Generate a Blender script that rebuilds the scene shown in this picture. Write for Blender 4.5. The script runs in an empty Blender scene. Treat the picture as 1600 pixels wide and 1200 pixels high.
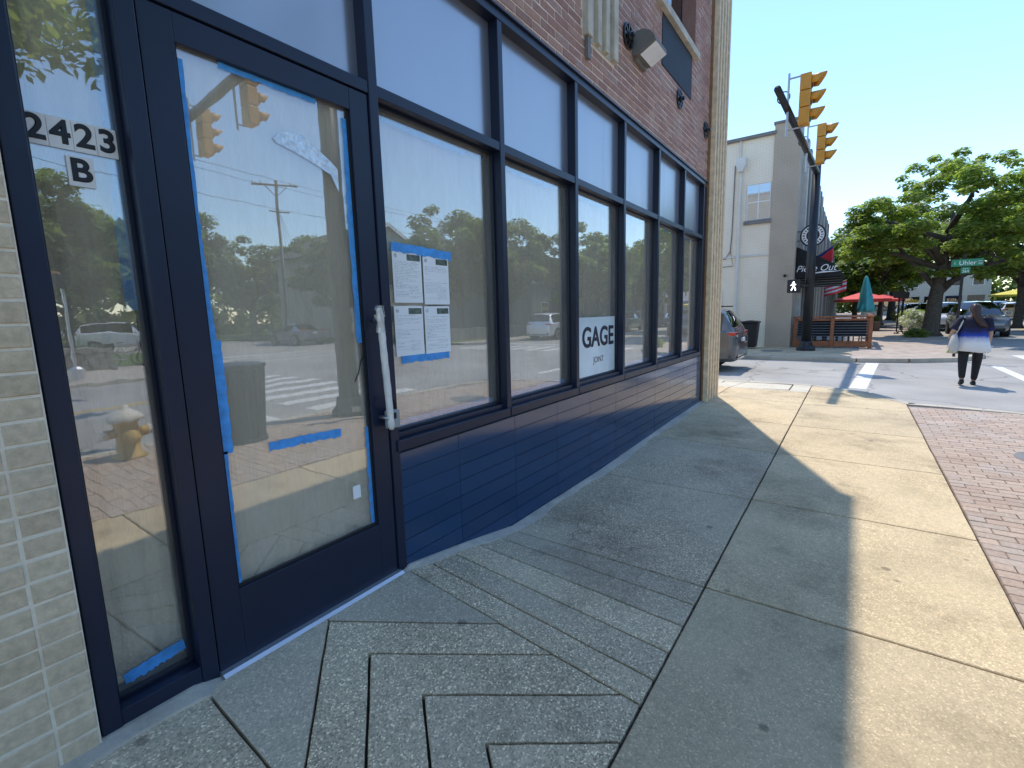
import bpy, bmesh, math, random
import numpy as np
from mathutils import Vector, Matrix
random.seed(7); RNG = np.random.default_rng(11)
R = math.radians
SC = bpy.context.scene
COL = SC.collection

# ---------------- camera ----------------
CAM_POS = Vector((0.0, -1.97, 1.57)); YAW, PITCH, ROLL = R(35.726), R(-8.321), R(-1.537); FPX = 740.94
fwd = Vector((math.cos(YAW)*math.cos(PITCH), math.sin(YAW)*math.cos(PITCH), math.sin(PITCH)))
_rt = Vector((math.sin(YAW), -math.cos(YAW), 0)); _up = _rt.cross(fwd)
CR = _rt*math.cos(ROLL) + _up*math.sin(ROLL); CU = -_rt*math.sin(ROLL) + _up*math.cos(ROLL)
cam = bpy.data.objects.new('camera', bpy.data.cameras.new('camera')); COL.objects.link(cam)
cam.data.sensor_width = 36; cam.data.lens = 36*FPX/1600; cam.data.clip_start = 0.02; cam.data.clip_end = 2000
m = Matrix.Identity(4)
for i in range(3): m[i][0] = CR[i]; m[i][1] = CU[i]; m[i][2] = -fwd[i]; m[i][3] = CAM_POS[i]
cam.matrix_world = m
SC.camera = cam
def proj(p):                       # photo pixel (1600 x 1200) of a world point, used only to count what is in view
    d = Vector(p) - CAM_POS; z = d.dot(fwd)
    if z < 0.05: return None
    return 800 + FPX*d.dot(CR)/z, 600 - FPX*d.dot(CU)/z, z

# ---------------- daylight ----------------
SUN_AZ, SUN_EL = R(24.5), R(61.0)
W = bpy.data.worlds.new('World'); SC.world = W; W.use_nodes = True
nt = W.node_tree; nt.nodes.clear()
wo = nt.nodes.new('ShaderNodeOutputWorld'); bg = nt.nodes.new('ShaderNodeBackground'); sk = nt.nodes.new('ShaderNodeTexSky')
sk.sky_type = 'NISHITA'; sk.sun_disc = False; sk.sun_elevation = SUN_EL; sk.sun_rotation = R(90) - SUN_AZ
sk.air_density = 1.25; sk.dust_density = 0.05; sk.ozone_density = 6.5; sk.altitude = 20
bg.inputs['Strength'].default_value = 0.15
nt.links.new(sk.outputs[0], bg.inputs[0]); nt.links.new(bg.outputs[0], wo.inputs[0])
sun = bpy.data.objects.new('sun', bpy.data.lights.new('sun', 'SUN')); COL.objects.link(sun)
sun.data.energy = 2.0; sun.data.angle = R(0.53); sun.data.color = (1.0, 0.94, 0.83)
sdir = Vector((math.cos(SUN_AZ)*math.cos(SUN_EL), math.sin(SUN_AZ)*math.cos(SUN_EL), math.sin(SUN_EL)))
sun.rotation_euler = sdir.to_track_quat('Z', 'Y').to_euler(); sun.location = (10, 10, 30)
SC.view_settings.view_transform = 'Standard'; SC.view_settings.look = 'None'
SC.view_settings.exposure = 0.94; SC.view_settings.gamma = 1.0
SC.cycles.use_denoising = True; SC.cycles.max_bounces = 10; SC.cycles.transparent_max_bounces = 16
SC.cycles.glossy_bounces = 5; SC.cycles.diffuse_bounces = 4; SC.cycles.caustics_reflective = False; SC.cycles.caustics_refractive = False
SC.cycles.sample_clamp_indirect = 6.0

# ---------------- materials ----------------
MATS = {}
def nodes(name):
    mt = bpy.data.materials.new(name); mt.use_nodes = True; t = mt.node_tree
    return mt, t, t.nodes['Principled BSDF']
def pos(t):
    return t.nodes.new('ShaderNodeNewGeometry').outputs['Position']
def noise(t, scale, detail=4, rough=.55, vec=None, dim=None):
    n = t.nodes.new('ShaderNodeTexNoise'); n.inputs['Scale'].default_value = scale; n.inputs['Detail'].default_value = detail
    n.inputs['Roughness'].default_value = rough
    t.links.new(vec if vec is not None else pos(t), n.inputs['Vector']); return n.outputs['Fac']
def ramp(t, fac, stops):
    r = t.nodes.new('ShaderNodeValToRGB'); e = r.color_ramp.elements
    while len(e) < len(stops): e.new(0.5)
    for k, (p, c) in enumerate(stops):
        e[k].position = p; e[k].color = (*c, 1) if len(c) == 3 else c
    t.links.new(fac, r.inputs[0]); return r.outputs[0]
def mixc(t, fac, a, b, mode='MIX'):
    m_ = t.nodes.new('ShaderNodeMix'); m_.data_type = 'RGBA'; m_.blend_type = mode
    for s, v in ((0, fac), (6, a), (7, b)):
        if hasattr(v, 'is_linked'): t.links.new(v, m_.inputs[s])
        else: m_.inputs[s].default_value = v if not isinstance(v, tuple) else ((*v, 1) if len(v) == 3 else v)
    return m_.outputs[2]
def math_(t, op, a, b=0.5):
    n = t.nodes.new('ShaderNodeMath'); n.operation = op
    for s, v in ((0, a), (1, b)):
        if hasattr(v, 'is_linked'): t.links.new(v, n.inputs[s])
        else: n.inputs[s].default_value = v
    return n.outputs[0]
def bump(t, bs, h, strength, dist=.01):
    b = t.nodes.new('ShaderNodeBump'); b.inputs['Strength'].default_value = strength; b.inputs['Distance'].default_value = dist
    t.links.new(h, b.inputs['Height']); t.links.new(b.outputs[0], bs.inputs['Normal'])
def sc3(c, k): return tuple(min(1, max(0, x*k)) for x in c)
def pm(name, col, rough=.6, metal=0, var=.15, vs=4, bmp=0, bs=60, spec=.5, rnd=0, coat=0, rvar=0):
    if name in MATS: return MATS[name]
    mt, t, b = nodes(name)
    c = ramp(t, noise(t, vs, 6), [(.3, sc3(col, 1-var)), (.7, sc3(col, 1+var))])
    if rnd:
        oi = t.nodes.new('ShaderNodeObjectInfo'); gi = t.nodes.new('ShaderNodeNewGeometry')
        rr = math_(t, 'FRACT', math_(t, 'ADD', oi.outputs['Random'], gi.outputs['Random Per Island']))
        k = ramp(t, rr, [(0, (1-rnd,)*3), (1, (1+rnd*.0,)*3)])
        c = mixc(t, 1.0, c, k, 'MULTIPLY')
    t.links.new(c, b.inputs['Base Color'])
    b.inputs['Roughness'].default_value = rough; b.inputs['Metallic'].default_value = metal
    b.inputs['Specular IOR Level'].default_value = spec; b.inputs['Coat Weight'].default_value = coat
    b.inputs['Coat Roughness'].default_value = .04
    if rvar:
        t.links.new(math_(t, 'ADD', math_(t, 'MULTIPLY', noise(t, vs*2.3, 5), rvar*2), rough-rvar), b.inputs['Roughness'])
    if bmp: bump(t, b, noise(t, bs, 5), bmp)
    MATS[name] = mt; return mt

def concrete(name, col, agg=.5, stain=1.0):
    mt, t, b = nodes(name); P = pos(t)
    base = ramp(t, noise(t, 1.3, 8, .65, P), [(.25, sc3(col, .72)), (.5, col), (.78, sc3(col, 1.16))])
    fine = ramp(t, noise(t, 26, 6, .7, P), [(.3, (.80,)*3), (.72, (1.12,)*3)])
    c = mixc(t, .75, base, fine, 'MULTIPLY')
    v = t.nodes.new('ShaderNodeTexVoronoi'); v.inputs['Scale'].default_value = 150; t.links.new(P, v.inputs['Vector'])
    sep = t.nodes.new('ShaderNodeSeparateColor'); t.links.new(v.outputs['Color'], sep.inputs[0])
    stone = ramp(t, sep.outputs[0], [(0, (.45, .43, .41)), (.42, (.84, .82, .79)), (.86, (1.04, 1.01, .96)), (1, (2.0, 1.95, 1.85))])
    patch = ramp(t, noise(t, .9, 4, .6, P), [(.35, (agg*.35,)*3), (.62, (agg,)*3)])
    c = mixc(t, patch, c, mixc(t, 1.0, c, stone, 'MULTIPLY'))
    spots = ramp(t, noise(t, 3.1, 3, .5, P), [(.28, (.62,)*3), (.36, (1, 1, 1))])
    c = mixc(t, .55*stain, c, spots, 'MULTIPLY')
    g = t.nodes.new('ShaderNodeTexVoronoi'); g.inputs['Scale'].default_value = 2.6; t.links.new(P, g.inputs['Vector'])
    gm = ramp(t, g.outputs['Distance'], [(.05, (.38, .38, .38)), (.07, (1, 1, 1))]); c = mixc(t, .75*stain, c, gm, 'MULTIPLY')
    bl = ramp(t, noise(t, .75, 6, .7, P), [(.33, (.52, .50, .48)), (.50, (1, 1, 1)), (.66, (1, 1, 1)), (.78, (1.22, 1.22, 1.22))]); c = mixc(t, .8*stain, c, bl, 'MULTIPLY')
    ck = t.nodes.new('ShaderNodeTexVoronoi'); ck.feature = 'DISTANCE_TO_EDGE'; ck.inputs['Scale'].default_value = .55
    va = t.nodes.new('ShaderNodeVectorMath'); va.operation = 'ADD'; nn = t.nodes.new('ShaderNodeTexNoise'); nn.inputs['Scale'].default_value = 1.3; nn.inputs['Detail'].default_value = 5; t.links.new(P, nn.inputs['Vector']); t.links.new(P, va.inputs[0]); t.links.new(nn.outputs['Color'], va.inputs[1]); t.links.new(va.outputs[0], ck.inputs['Vector'])
    cl = ramp(t, ck.outputs['Distance'], [(0, (.35,)*3), (.0035, (1, 1, 1))]); cm = ramp(t, noise(t, .5, 2, .5, P), [(.62, (0, 0, 0)), (.68, (.6,)*3)]); c = mixc(t, cm, c, mixc(t, 1.0, c, cl, 'MULTIPLY'))
    oi = t.nodes.new('ShaderNodeObjectInfo'); k = ramp(t, oi.outputs['Random'], [(0, (.84, .85, .87)), (1, (1.07, 1.06, 1.03))])
    c = mixc(t, 1.0, c, k, 'MULTIPLY')
    t.links.new(c, b.inputs['Base Color']); b.inputs['Roughness'].default_value = .88
    h = math_(t, 'ADD', math_(t, 'MULTIPLY', v.outputs['Distance'], .9*agg), noise(t, 40, 5, .6, P))
    bump(t, b, h, .35, .006)
    MATS[name] = mt; return mt
def asphalt(name, col):
    mt, t, b = nodes(name); P = pos(t)
    c = ramp(t, noise(t, .45, 8, .62, P), [(.28, sc3(col, .74)), (.72, sc3(col, 1.22))])
    sp = ramp(t, noise(t, 90, 3, .7, P), [(.3, (.66,)*3), (.7, (1.3,)*3)])
    c = mixc(t, .8, c, sp, 'MULTIPLY')
    w = t.nodes.new('ShaderNodeTexVoronoi'); w.feature = 'DISTANCE_TO_EDGE'; w.inputs['Scale'].default_value = .33
    mp = t.nodes.new('ShaderNodeVectorMath'); mp.operation = 'ADD'
    nn = t.nodes.new('ShaderNodeTexNoise'); nn.inputs['Scale'].default_value = 1.1; nn.inputs['Detail'].default_value = 5; t.links.new(P, nn.inputs['Vector'])
    t.links.new(P, mp.inputs[0]); t.links.new(nn.outputs['Color'], mp.inputs[1]); t.links.new(mp.outputs[0], w.inputs['Vector'])
    cr = ramp(t, w.outputs['Distance'], [(0, (.45,)*3), (.012, (1, 1, 1))])
    c = mixc(t, .8, c, cr, 'MULTIPLY')
    t.links.new(c, b.inputs['Base Color']); b.inputs['Roughness'].default_value = .85
    bump(t, b, noise(t, 120, 3, .6, P), .4, .006); MATS[name] = mt; return mt
def brickmat(name, stops, mort_dust=.2, rough=.85):
    mt, t, b = nodes(name); P = pos(t)
    oi = t.nodes.new('ShaderNodeObjectInfo'); gi = t.nodes.new('ShaderNodeNewGeometry')
    rr = math_(t, 'FRACT', math_(t, 'ADD', oi.outputs['Random'], gi.outputs['Random Per Island']))
    c = ramp(t, rr, stops)
    f = ramp(t, noise(t, 38, 6, .65, P), [(.3, (.72,)*3), (.7, (1.2,)*3)])
    c = mixc(t, .8, c, f, 'MULTIPLY')
    d = ramp(t, noise(t, 2.2, 5, .6, P), [(.5, (0, 0, 0)), (.75, (mort_dust,)*3)])
    c = mixc(t, d, c, (.5, .45, .4))
    t.links.new(c, b.inputs['Base Color']); b.inputs['Roughness'].default_value = rough
    bump(t, b, noise(t, 70, 5, .65, P), .5, .006); MATS[name] = mt; return mt
def glassmat(name, r0, tint=(1, 1, 1), wav=.0, ws=3.0, refl=(1, 1, 1), dust_haze=0):
    mt = bpy.data.materials.new(name); mt.use_nodes = True; t = mt.node_tree; t.nodes.clear()
    o = t.nodes.new('ShaderNodeOutputMaterial'); mx = t.nodes.new('ShaderNodeMixShader'); tr = t.nodes.new('ShaderNodeBsdfTransparent'); gl = t.nodes.new('ShaderNodeBsdfGlossy')
    tr.inputs[0].default_value = (*tint, 1); gl.inputs['Color'].default_value = (*refl, 1); gl.inputs['Roughness'].default_value = 0.0
    lw = t.nodes.new('ShaderNodeLayerWeight'); lw.inputs['Blend'].default_value = .5
    fc = math_(t, 'ADD', math_(t, 'MULTIPLY', math_(t, 'POWER', lw.outputs['Facing'], 3.5), .9-r0), r0)
    t.links.new(fc, mx.inputs[0]); t.links.new(tr.outputs[0], mx.inputs[1]); t.links.new(gl.outputs[0], mx.inputs[2]); t.links.new(mx.outputs[0], o.inputs[0])
    if dust_haze:  # streaky smudge film; its pale colour also paints in milky haze and brightness
        df = t.nodes.new('ShaderNodeBsdfDiffuse'); df.inputs[0].default_value = (.92, .89, .82, 1); m2 = t.nodes.new('ShaderNodeMixShader')
        mp = t.nodes.new('ShaderNodeMapping'); mp.inputs['Scale'].default_value = (5, 1, 1.1); t.links.new(pos(t), mp.inputs[0])
        fd = math_(t, 'MULTIPLY', ramp(t, noise(t, 1.8, 7, .65, mp.outputs[0]), [(.3, (.55,)*3), (.75, (1.5,)*3)]), dust_haze)
        t.links.new(fd, m2.inputs[0]); t.links.new(mx.outputs[0], m2.inputs[1]); t.links.new(df.outputs[0], m2.inputs[2]); t.links.new(m2.outputs[0], o.inputs[0])
    if wav:
        b = t.nodes.new('ShaderNodeBump'); b.inputs['Strength'].default_value = wav; b.inputs['Distance'].default_value = .002
        t.links.new(noise(t, ws, 2, .5), b.inputs['Height']); t.links.new(b.outputs[0], gl.inputs['Normal'])
    MATS[name] = mt; return mt
def leafmat(name, a, b_, trans=.35):
    mt = bpy.data.materials.new(name); mt.use_nodes = True; t = mt.node_tree; t.nodes.clear()
    o = t.nodes.new('ShaderNodeOutputMaterial'); mx = t.nodes.new('ShaderNodeMixShader'); df = t.nodes.new('ShaderNodeBsdfPrincipled'); tl = t.nodes.new('ShaderNodeBsdfTranslucent')
    gi = t.nodes.new('ShaderNodeNewGeometry')
    c = ramp(t, gi.outputs['Random Per Island'], [(0, a), (.6, tuple((x+y)/2 for x, y in zip(a, b_))), (1, b_)])
    t.links.new(c, df.inputs['Base Color']); df.inputs['Roughness'].default_value = .45; df.inputs['Specular IOR Level'].default_value = .4
    t.links.new(mixc(t, 1.0, c, (1.5, 1.7, .7), 'MULTIPLY'), tl.inputs[0])
    mx.inputs[0].default_value = trans
    t.links.new(df.outputs[0], mx.inputs[1]); t.links.new(tl.outputs[0], mx.inputs[2]); t.links.new(mx.outputs[0], o.inputs[0])
    MATS[name] = mt; return mt
def emis(name, col, s):
    mt, t, b = nodes(name); b.inputs['Base Color'].default_value = (*col, 1); b.inputs['Emission Color'].default_value = (*col, 1); b.inputs['Emission Strength'].default_value = s
    MATS[name] = mt; return mt

concrete('concrete', (.70, .55, .345), .5); concrete('aggregate', (.70, .565, .39), 1.0); concrete('pale_concrete', (.72, .64, .50), .15, .4)
concrete('cement', (.60, .53, .43), .15, 1.0); concrete('smooth_concrete', (.63, .52, .375), .5, .9); concrete('kerb_concrete', (.60, .53, .42), .2, .8)
asphalt('asphalt', (.38, .355, .32)); asphalt('ground_far', (.16, .16, .15))
pm('joint_sand', (.24, .19, .16), .95, var=.4, vs=30); pm('joint_dirt', (.045, .04, .035), .95, var=.4, vs=20)
brickmat('red_brick', [(0, (.33, .17, .135)), (.3, (.43, .235, .18)), (.55, (.38, .20, .16)), (.8, (.49, .275, .205)), (1, (.41, .26, .225))], .4)
pm('mortar', (.82, .72, .60), .95, var=.15, vs=25, bmp=.4, bs=90)
brickmat('tan_brick', [(0, (.57, .455, .31)), (.5, (.65, .53, .37)), (1, (.61, .495, .345))], .12)
pm('tan_mortar', (.78, .70, .57), .95, var=.1, vs=25, bmp=.3, bs=90)
brickmat('paver', [(0, (.43, .31, .235)), (.3, (.52, .38, .285)), (.6, (.47, .365, .285)), (1, (.58, .43, .325))], .7)
pm('navy_metal', (.012, .019, .044), .36, 0, .12, 3, .03, 300, spec=.4, rvar=.05)
pm('navy_dark', (.010, .015, .03), .42, 0, .12, 3)
mt, t, b = nodes('navy_tile')
oi = t.nodes.new('ShaderNodeObjectInfo')
t.links.new(ramp(t, oi.outputs['Random'], [(0, (.007, .042, .115)), (1, (.010, .052, .138))]), b.inputs['Base Color'])
t.links.new(math_(t, 'ADD', math_(t, 'MULTIPLY', noise(t, 6, 5), .08), .07), b.inputs['Roughness']); b.inputs['Specular IOR Level'].default_value = .7
bump(t, b, noise(t, 14, 3), .04, .003); MATS['navy_tile'] = mt
pm('tile_grout', (.05, .06, .09), .8)
mt, t, b = nodes('spandrel'); b.inputs['Base Color'].default_value = (.17, .19, .25, 1); b.inputs['Specular IOR Level'].default_value = 1.0; b.inputs['IOR'].default_value = 2.3
mpn = t.nodes.new('ShaderNodeMapping'); mpn.inputs['Scale'].default_value = (3.5, 1, .35); t.links.new(pos(t), mpn.inputs[0])
t.links.new(math_(t, 'ADD', math_(t, 'MULTIPLY', noise(t, 3, 5, .6, mpn.outputs[0]), .22), .12), b.inputs['Roughness']); MATS['spandrel'] = mt
glassmat('shop_glass', .20, (.99, .99, .98), .14, 2.2, dust_haze=.075); glassmat('door_glass', .20, (.99, .99, .98), .14, 4, dust_haze=.085); glassmat('side_glass', .21, (.99, .99, .98), .2, 7, dust_haze=.07)
glassmat('car_glass', .10, (.10, .12, .13)); glassmat('house_glass', .12, (.3, .34, .38))
mt, t, b = nodes('brown_paper'); P = pos(t)
mpn = t.nodes.new('ShaderNodeMapping'); mpn.inputs['Scale'].default_value = (14, 1, 2.2); t.links.new(P, mpn.inputs[0])
c = ramp(t, noise(t, 1.6, 6, .6, mpn.outputs[0]), [(.3, (.80, .67, .47)), (.7, (.93, .80, .59))])
t.links.new(c, b.inputs['Base Color']); b.inputs['Roughness'].default_value = .8; bump(t, b, noise(t, 2.4, 5, .6, mpn.outputs[0]), .8, .02); MATS['brown_paper'] = mt
pm('blue_tape', (.07, .34, .80), .55, var=.2, vs=30); pm('white_paper', (.90, .92, .92), .7, var=.03); pm('foil', (.75, .8, .82), .3, .6, .2, 40, .8, 60)
pm('print_grey', (.55, .60, .62), .8, var=.5, vs=60); pm('print_dark', (.12, .15, .12), .8, var=.6, vs=40)
pm('white_paint', (.80, .80, .78), .5, var=.04); pm('road_paint', (.74, .71, .65), .7, var=.22, vs=9, bmp=.2); pm('yellow_paint', (.62, .42, .08), .6, var=.15)
pm('black_ink', (.012, .014, .02), .5); pm('black_metal', (.014, .015, .018), .42, .2, .2, 8); pm('dark_pole', (.022, .024, .028), .4, .3, .2, 6)
pm('aluminium', (.72, .73, .74), .35, .8, .06, 12); pm('steel', (.42, .42, .42), .4, .8, .15, 12); pm('grey_plastic', (.33, .35, .35), .5)
pm('wrap_white', (.78, .77, .74), .32, 0, .08, 30, .8, 45)
glassmat('cling_film', .12, (.95, .95, .95), 1.0, 40)
pm('black_rubber', (.012, .012, .013), .8); pm('signal_yellow', (.62, .29, .035), .45, 0, .12, 5); pm('signal_black', (.018, .018, .02), .5)
pm('panel_dark', (.022, .026, .034), .65, spec=.3); pm('limestone', (.56, .51, .42), .85, var=.2, vs=8, bmp=.4, bs=50); pm('flute_brown', (.30, .17, .085), .85, var=.2, vs=12, bmp=.4, bs=70); pm('ribbed_tan', (.72, .57, .38), .85, var=.2, vs=12, bmp=.4, bs=70)
pm('grey_white_paint', (.70, .68, .64), .75, var=.08, vs=2.2); pm('taupe_paint', (.27, .25, .225), .75, var=.1, vs=2.5); pm('trim_grey', (.20, .19, .18), .7)
pm('pilaster_light', (.55, .53, .49), .75, var=.1); pm('pilaster_brown', (.24, .16, .12), .8, var=.15)
pm('cedar', (.30, .105, .042), .5, 0, .3, 9, .2, 40); pm('black_fabric', (.012, .013, .016), .85, var=.3, vs=9); pm('teal_fabric', (.06, .33, .34), .8, var=.15, vs=8)
pm('red_fabric', (.78, .08, .07), .75, var=.1); pm('yellow_fabric', (.70, .58, .06), .75); pm('flag_red', (.80, .05, .07), .75); pm('flag_white', (.75, .75, .75), .75); pm('flag_blue', (.03, .05, .25), .75)
pm('sign_green', (.012, .22, .12), .4); pm('sign_white', (.82, .84, .83), .45); emis('walk_white', (.9, .92, 1), 2.2)
pm('bark', (.105, .085, .065), .92, 0, .4, 12, 1.0, 25); leafmat('leaf_a', (.13, .18, .05), (.42, .45, .15), .6); leafmat('leaf_b', (.10, .15, .04), (.32, .36, .12), .55); leafmat('leaf_c', (.09, .13, .04), (.26, .29, .10), .5)
leafmat('flower', (.5, .5, .45), (.8, .8, .75), .2)
pm('grass', (.09, .14, .03), .95, 0, .4, 3, 1, 60); pm('hydrant_yellow', (.55, .36, .08), .55, 0, .2, 14, .3, 60); pm('hydrant_white', (.72, .70, .64), .55, 0, .12, 14)
pm('siding', (.50, .47, .40), .8, var=.06); pm('roof_shingle', (.10, .095, .09), .9, var=.3, vs=8); pm('grey_render', (.33, .35, .35), .85, var=.06); pm('dark_render', (.15, .155, .155), .85, var=.1); pm('wood_pole', (.16, .12, .085), .9, 0, .3, 8)
pm('bin_black', (.010, .011, .018), .4); pm('stone_wall', (.26, .23, .19), .9, 0, .3, 5, .8, 20); pm('interior_dark', (.03, .028, .026), .9)
pm('skin', (.45, .27, .19), .55, var=.06); pm('hair_brown', (.055, .026, .016), .5, 0, .35, 30); pm('leggings', (.009, .009, .011), .75); pm('shoe_black', (.012, .012, .014), .6); pm('canvas_bag', (.55, .54, .50), .85, 0, .08, 12, .3, 80); pm('navy_cloth', (.02, .025, .10), .85); pm('grey_cloth', (.4, .4, .42), .85)
mt, t, b = nodes('dip_dye'); tc = t.nodes.new('ShaderNodeTexCoord'); sx = t.nodes.new('ShaderNodeSeparateXYZ'); t.links.new(tc.outputs['Object'], sx.inputs[0])
zz = math_(t, 'ADD', sx.outputs[2], math_(t, 'MULTIPLY', noise(t, 9, 4), .10))
t.links.new(ramp(t, math_(t, 'SUBTRACT', zz, .55), [(.38, (.80, .79, .79)), (.47, (.45, .48, .66)), (.52, (.02, .06, .40)), (.62, (.012, .018, .10)), (.72, (.008, .008, .025))]), b.inputs['Base Color']); b.inputs['Roughness'].default_value = .85; MATS['dip_dye'] = mt
def carpaint(name, col):
    mt, t, b = nodes(name); b.inputs['Base Color'].default_value = (*col, 1); b.inputs['Roughness'].default_value = .32; b.inputs['Metallic'].default_value = .25
    b.inputs['Coat Weight'].default_value = 1; b.inputs['Coat Roughness'].default_value = .03; MATS[name] = mt
for n_, c_ in (('paint_grey', (.10, .105, .11)), ('paint_white', (.74, .75, .76)), ('paint_dark', (.02, .022, .026)), ('paint_silver', (.16, .175, .20)), ('paint_blue', (.03, .06, .13)), ('paint_green', (.03, .10, .06))): carpaint(n_, c_)
pm('tail_red', (.42, .012, .01), .2, coat=1); pm('lamp_clear', (.75, .77, .78), .12, .3); pm('rim', (.45, .46, .47), .3, .8); pm('tyre', (.016, .016, .017), .85); pm('trim_black', (.015, .015, .016), .55)
M = MATS

# ---------------- geometry helpers ----------------
class MB:
    def __init__(s): s.v = []; s.f = []
    def add(s, vs, fs):
        o = len(s.v); s.v += [tuple(p) for p in vs]; s.f += [tuple(i+o for i in f) for f in fs]; return s
    def box(s, x0, x1, y0, y1, z0, z1):
        return s.add([(x0,y0,z0),(x1,y0,z0),(x1,y1,z0),(x0,y1,z0),(x0,y0,z1),(x1,y0,z1),(x1,y1,z1),(x0,y1,z1)],
                     [(0,3,2,1),(4,5,6,7),(0,1,5,4),(1,2,6,5),(2,3,7,6),(3,0,4,7)])
    def bar(s, p, q, w, h=None, upv=(0,0,1)):
        p = Vector(p); q = Vector(q); h = h or w; d = (q-p).normalized(); u = Vector(upv)
        if abs(d.dot(u)) > .98: u = Vector((1,0,0))
        a = d.cross(u).normalized(); b_ = a.cross(d).normalized(); vs = []
        for c in (p, q):
            for sa, sb in ((-1,-1),(1,-1),(1,1),(-1,1)): vs.append(c + a*sa*w/2 + b_*sb*h/2)
        return s.add(vs, [(3,2,1,0),(4,5,6,7),(0,1,5,4),(1,2,6,5),(2,3,7,6),(3,0,4,7)])
    def tube(s, pts, r, n=8, cap=True):
        pts = [Vector(p) for p in pts]; rs = r if isinstance(r, (list, tuple)) else [r]*len(pts); o = len(s.v); ref = None
        for i, p in enumerate(pts):
            d = (pts[min(i+1, len(pts)-1)] - pts[max(i-1, 0)]).normalized()
            if ref is None: ref = d.orthogonal().normalized()
            a = (ref - d*ref.dot(d)); a = a.normalized() if a.length > 1e-6 else d.orthogonal().normalized(); ref = a; b_ = d.cross(a)
            for k in range(n):
                an = 2*math.pi*k/n; s.v.append(tuple(p + (a*math.cos(an) + b_*math.sin(an))*rs[i]))
        for i in range(len(pts)-1):
            for k in range(n):
                k2 = (k+1) % n; s.f.append((o+i*n+k, o+i*n+k2, o+(i+1)*n+k2, o+(i+1)*n+k))
        if cap:
            s.f.append(tuple(o+k for k in reversed(range(n)))); e = o+(len(pts)-1)*n; s.f.append(tuple(e+k for k in range(n)))
        return s
    def lathe(s, prof, c=(0,0,0), n=20, mat=None):
        o = len(s.v)
        for r, z in prof:
            for k in range(n):
                a = 2*math.pi*k/n; p = Vector((r*math.cos(a), r*math.sin(a), z))
                if mat: p = mat @ p
                s.v.append(tuple(p + Vector(c)))
        for i in range(len(prof)-1):
            for k in range(n):
                k2 = (k+1) % n; s.f.append((o+i*n+k, o+i*n+k2, o+(i+1)*n+k2, o+(i+1)*n+k))
        s.f.append(tuple(o+k for k in reversed(range(n)))); e = o+(len(prof)-1)*n; s.f.append(tuple(e+k for k in range(n)))
        return s
    def rings(s, rings, cap=True):
        n = len(rings[0]); o = len(s.v)
        for r in rings: s.v += [tuple(p) for p in r]
        for i in range(len(rings)-1):
            for k in range(n):
                k2 = (k+1) % n; s.f.append((o+i*n+k, o+i*n+k2, o+(i+1)*n+k2, o+(i+1)*n+k))
        if cap:
            s.f.append(tuple(o+k for k in reversed(range(n)))); e = o+(len(rings)-1)*n; s.f.append(tuple(e+k for k in range(n)))
        return s
    def prism(s, poly, plane, a, b_):
        n = len(poly); vs = []
        for t_ in (a, b_):
            for u, w in poly: vs.append({'xz': (u, t_, w), 'yz': (t_, u, w), 'xy': (u, w, t_)}[plane])
        return s.add(vs, [tuple(range(n)), tuple(range(2*n-1, n-1, -1))] + [((k+1) % n, k, n+k, n+(k+1) % n) for k in range(n)])
    def build(s, name, mat, parent=None, smooth=False, bevel=0, world=False, fix=True):
        me = bpy.data.meshes.new(name); vs = s.v
        if world and parent is not None:
            L = parent_world(parent); vs = [(x-L[0], y-L[1], z-L[2]) for x, y, z in vs]
        me.from_pydata(vs, [], s.f); me.validate()
        if fix:
            bm = bmesh.new(); bm.from_mesh(me); bmesh.ops.recalc_face_normals(bm, faces=bm.faces); bm.to_mesh(me); bm.free()
        me.materials.append(M[mat] if isinstance(mat, str) else mat)
        if smooth: me.shade_smooth()
        return link(name, me, parent, bevel)
def parent_world(o):
    L = Vector((0, 0, 0))
    while o is not None: L += o.location; o = o.parent
    return L
def link(name, me, parent=None, bevel=0):
    o = bpy.data.objects.new(name, me); COL.objects.link(o); o.parent = parent
    if bevel:
        bv = o.modifiers.new('bevel', 'BEVEL'); bv.width = bevel; bv.segments = 2; bv.limit_method = 'ANGLE'; bv.angle_limit = R(40)
    return o
def thing(name, label, cat, loc=(0,0,0), rz=0, group=None):
    o = bpy.data.objects.new(name, None); COL.objects.link(o); o.location = loc; o.rotation_euler = (0,0,rz); o.empty_display_size = .1
    return tag(o, label, cat, group)
def tag(o, label, cat, group=None):
    o['label'] = label; o['category'] = cat
    if group: o['group'] = group
    return o
def kind(o, k): o['kind'] = k; return o
def group_empty(name, parent=None, loc=(0,0,0)):
    o = bpy.data.objects.new(name, None); COL.objects.link(o); o.parent = parent; o.location = loc; o.empty_display_size = .1; return o
def copy_tree(o, parent=None):
    c = o.copy(); COL.objects.link(c); c.parent = parent
    for ch in list(o.children): copy_tree(ch, c)
    return c
def Box(name, mat, x0, x1, y0, y1, z0, z1, parent=None, bevel=0): return MB().box(x0,x1,y0,y1,z0,z1).build(name, mat, parent, bevel=bevel, world=True)
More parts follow.
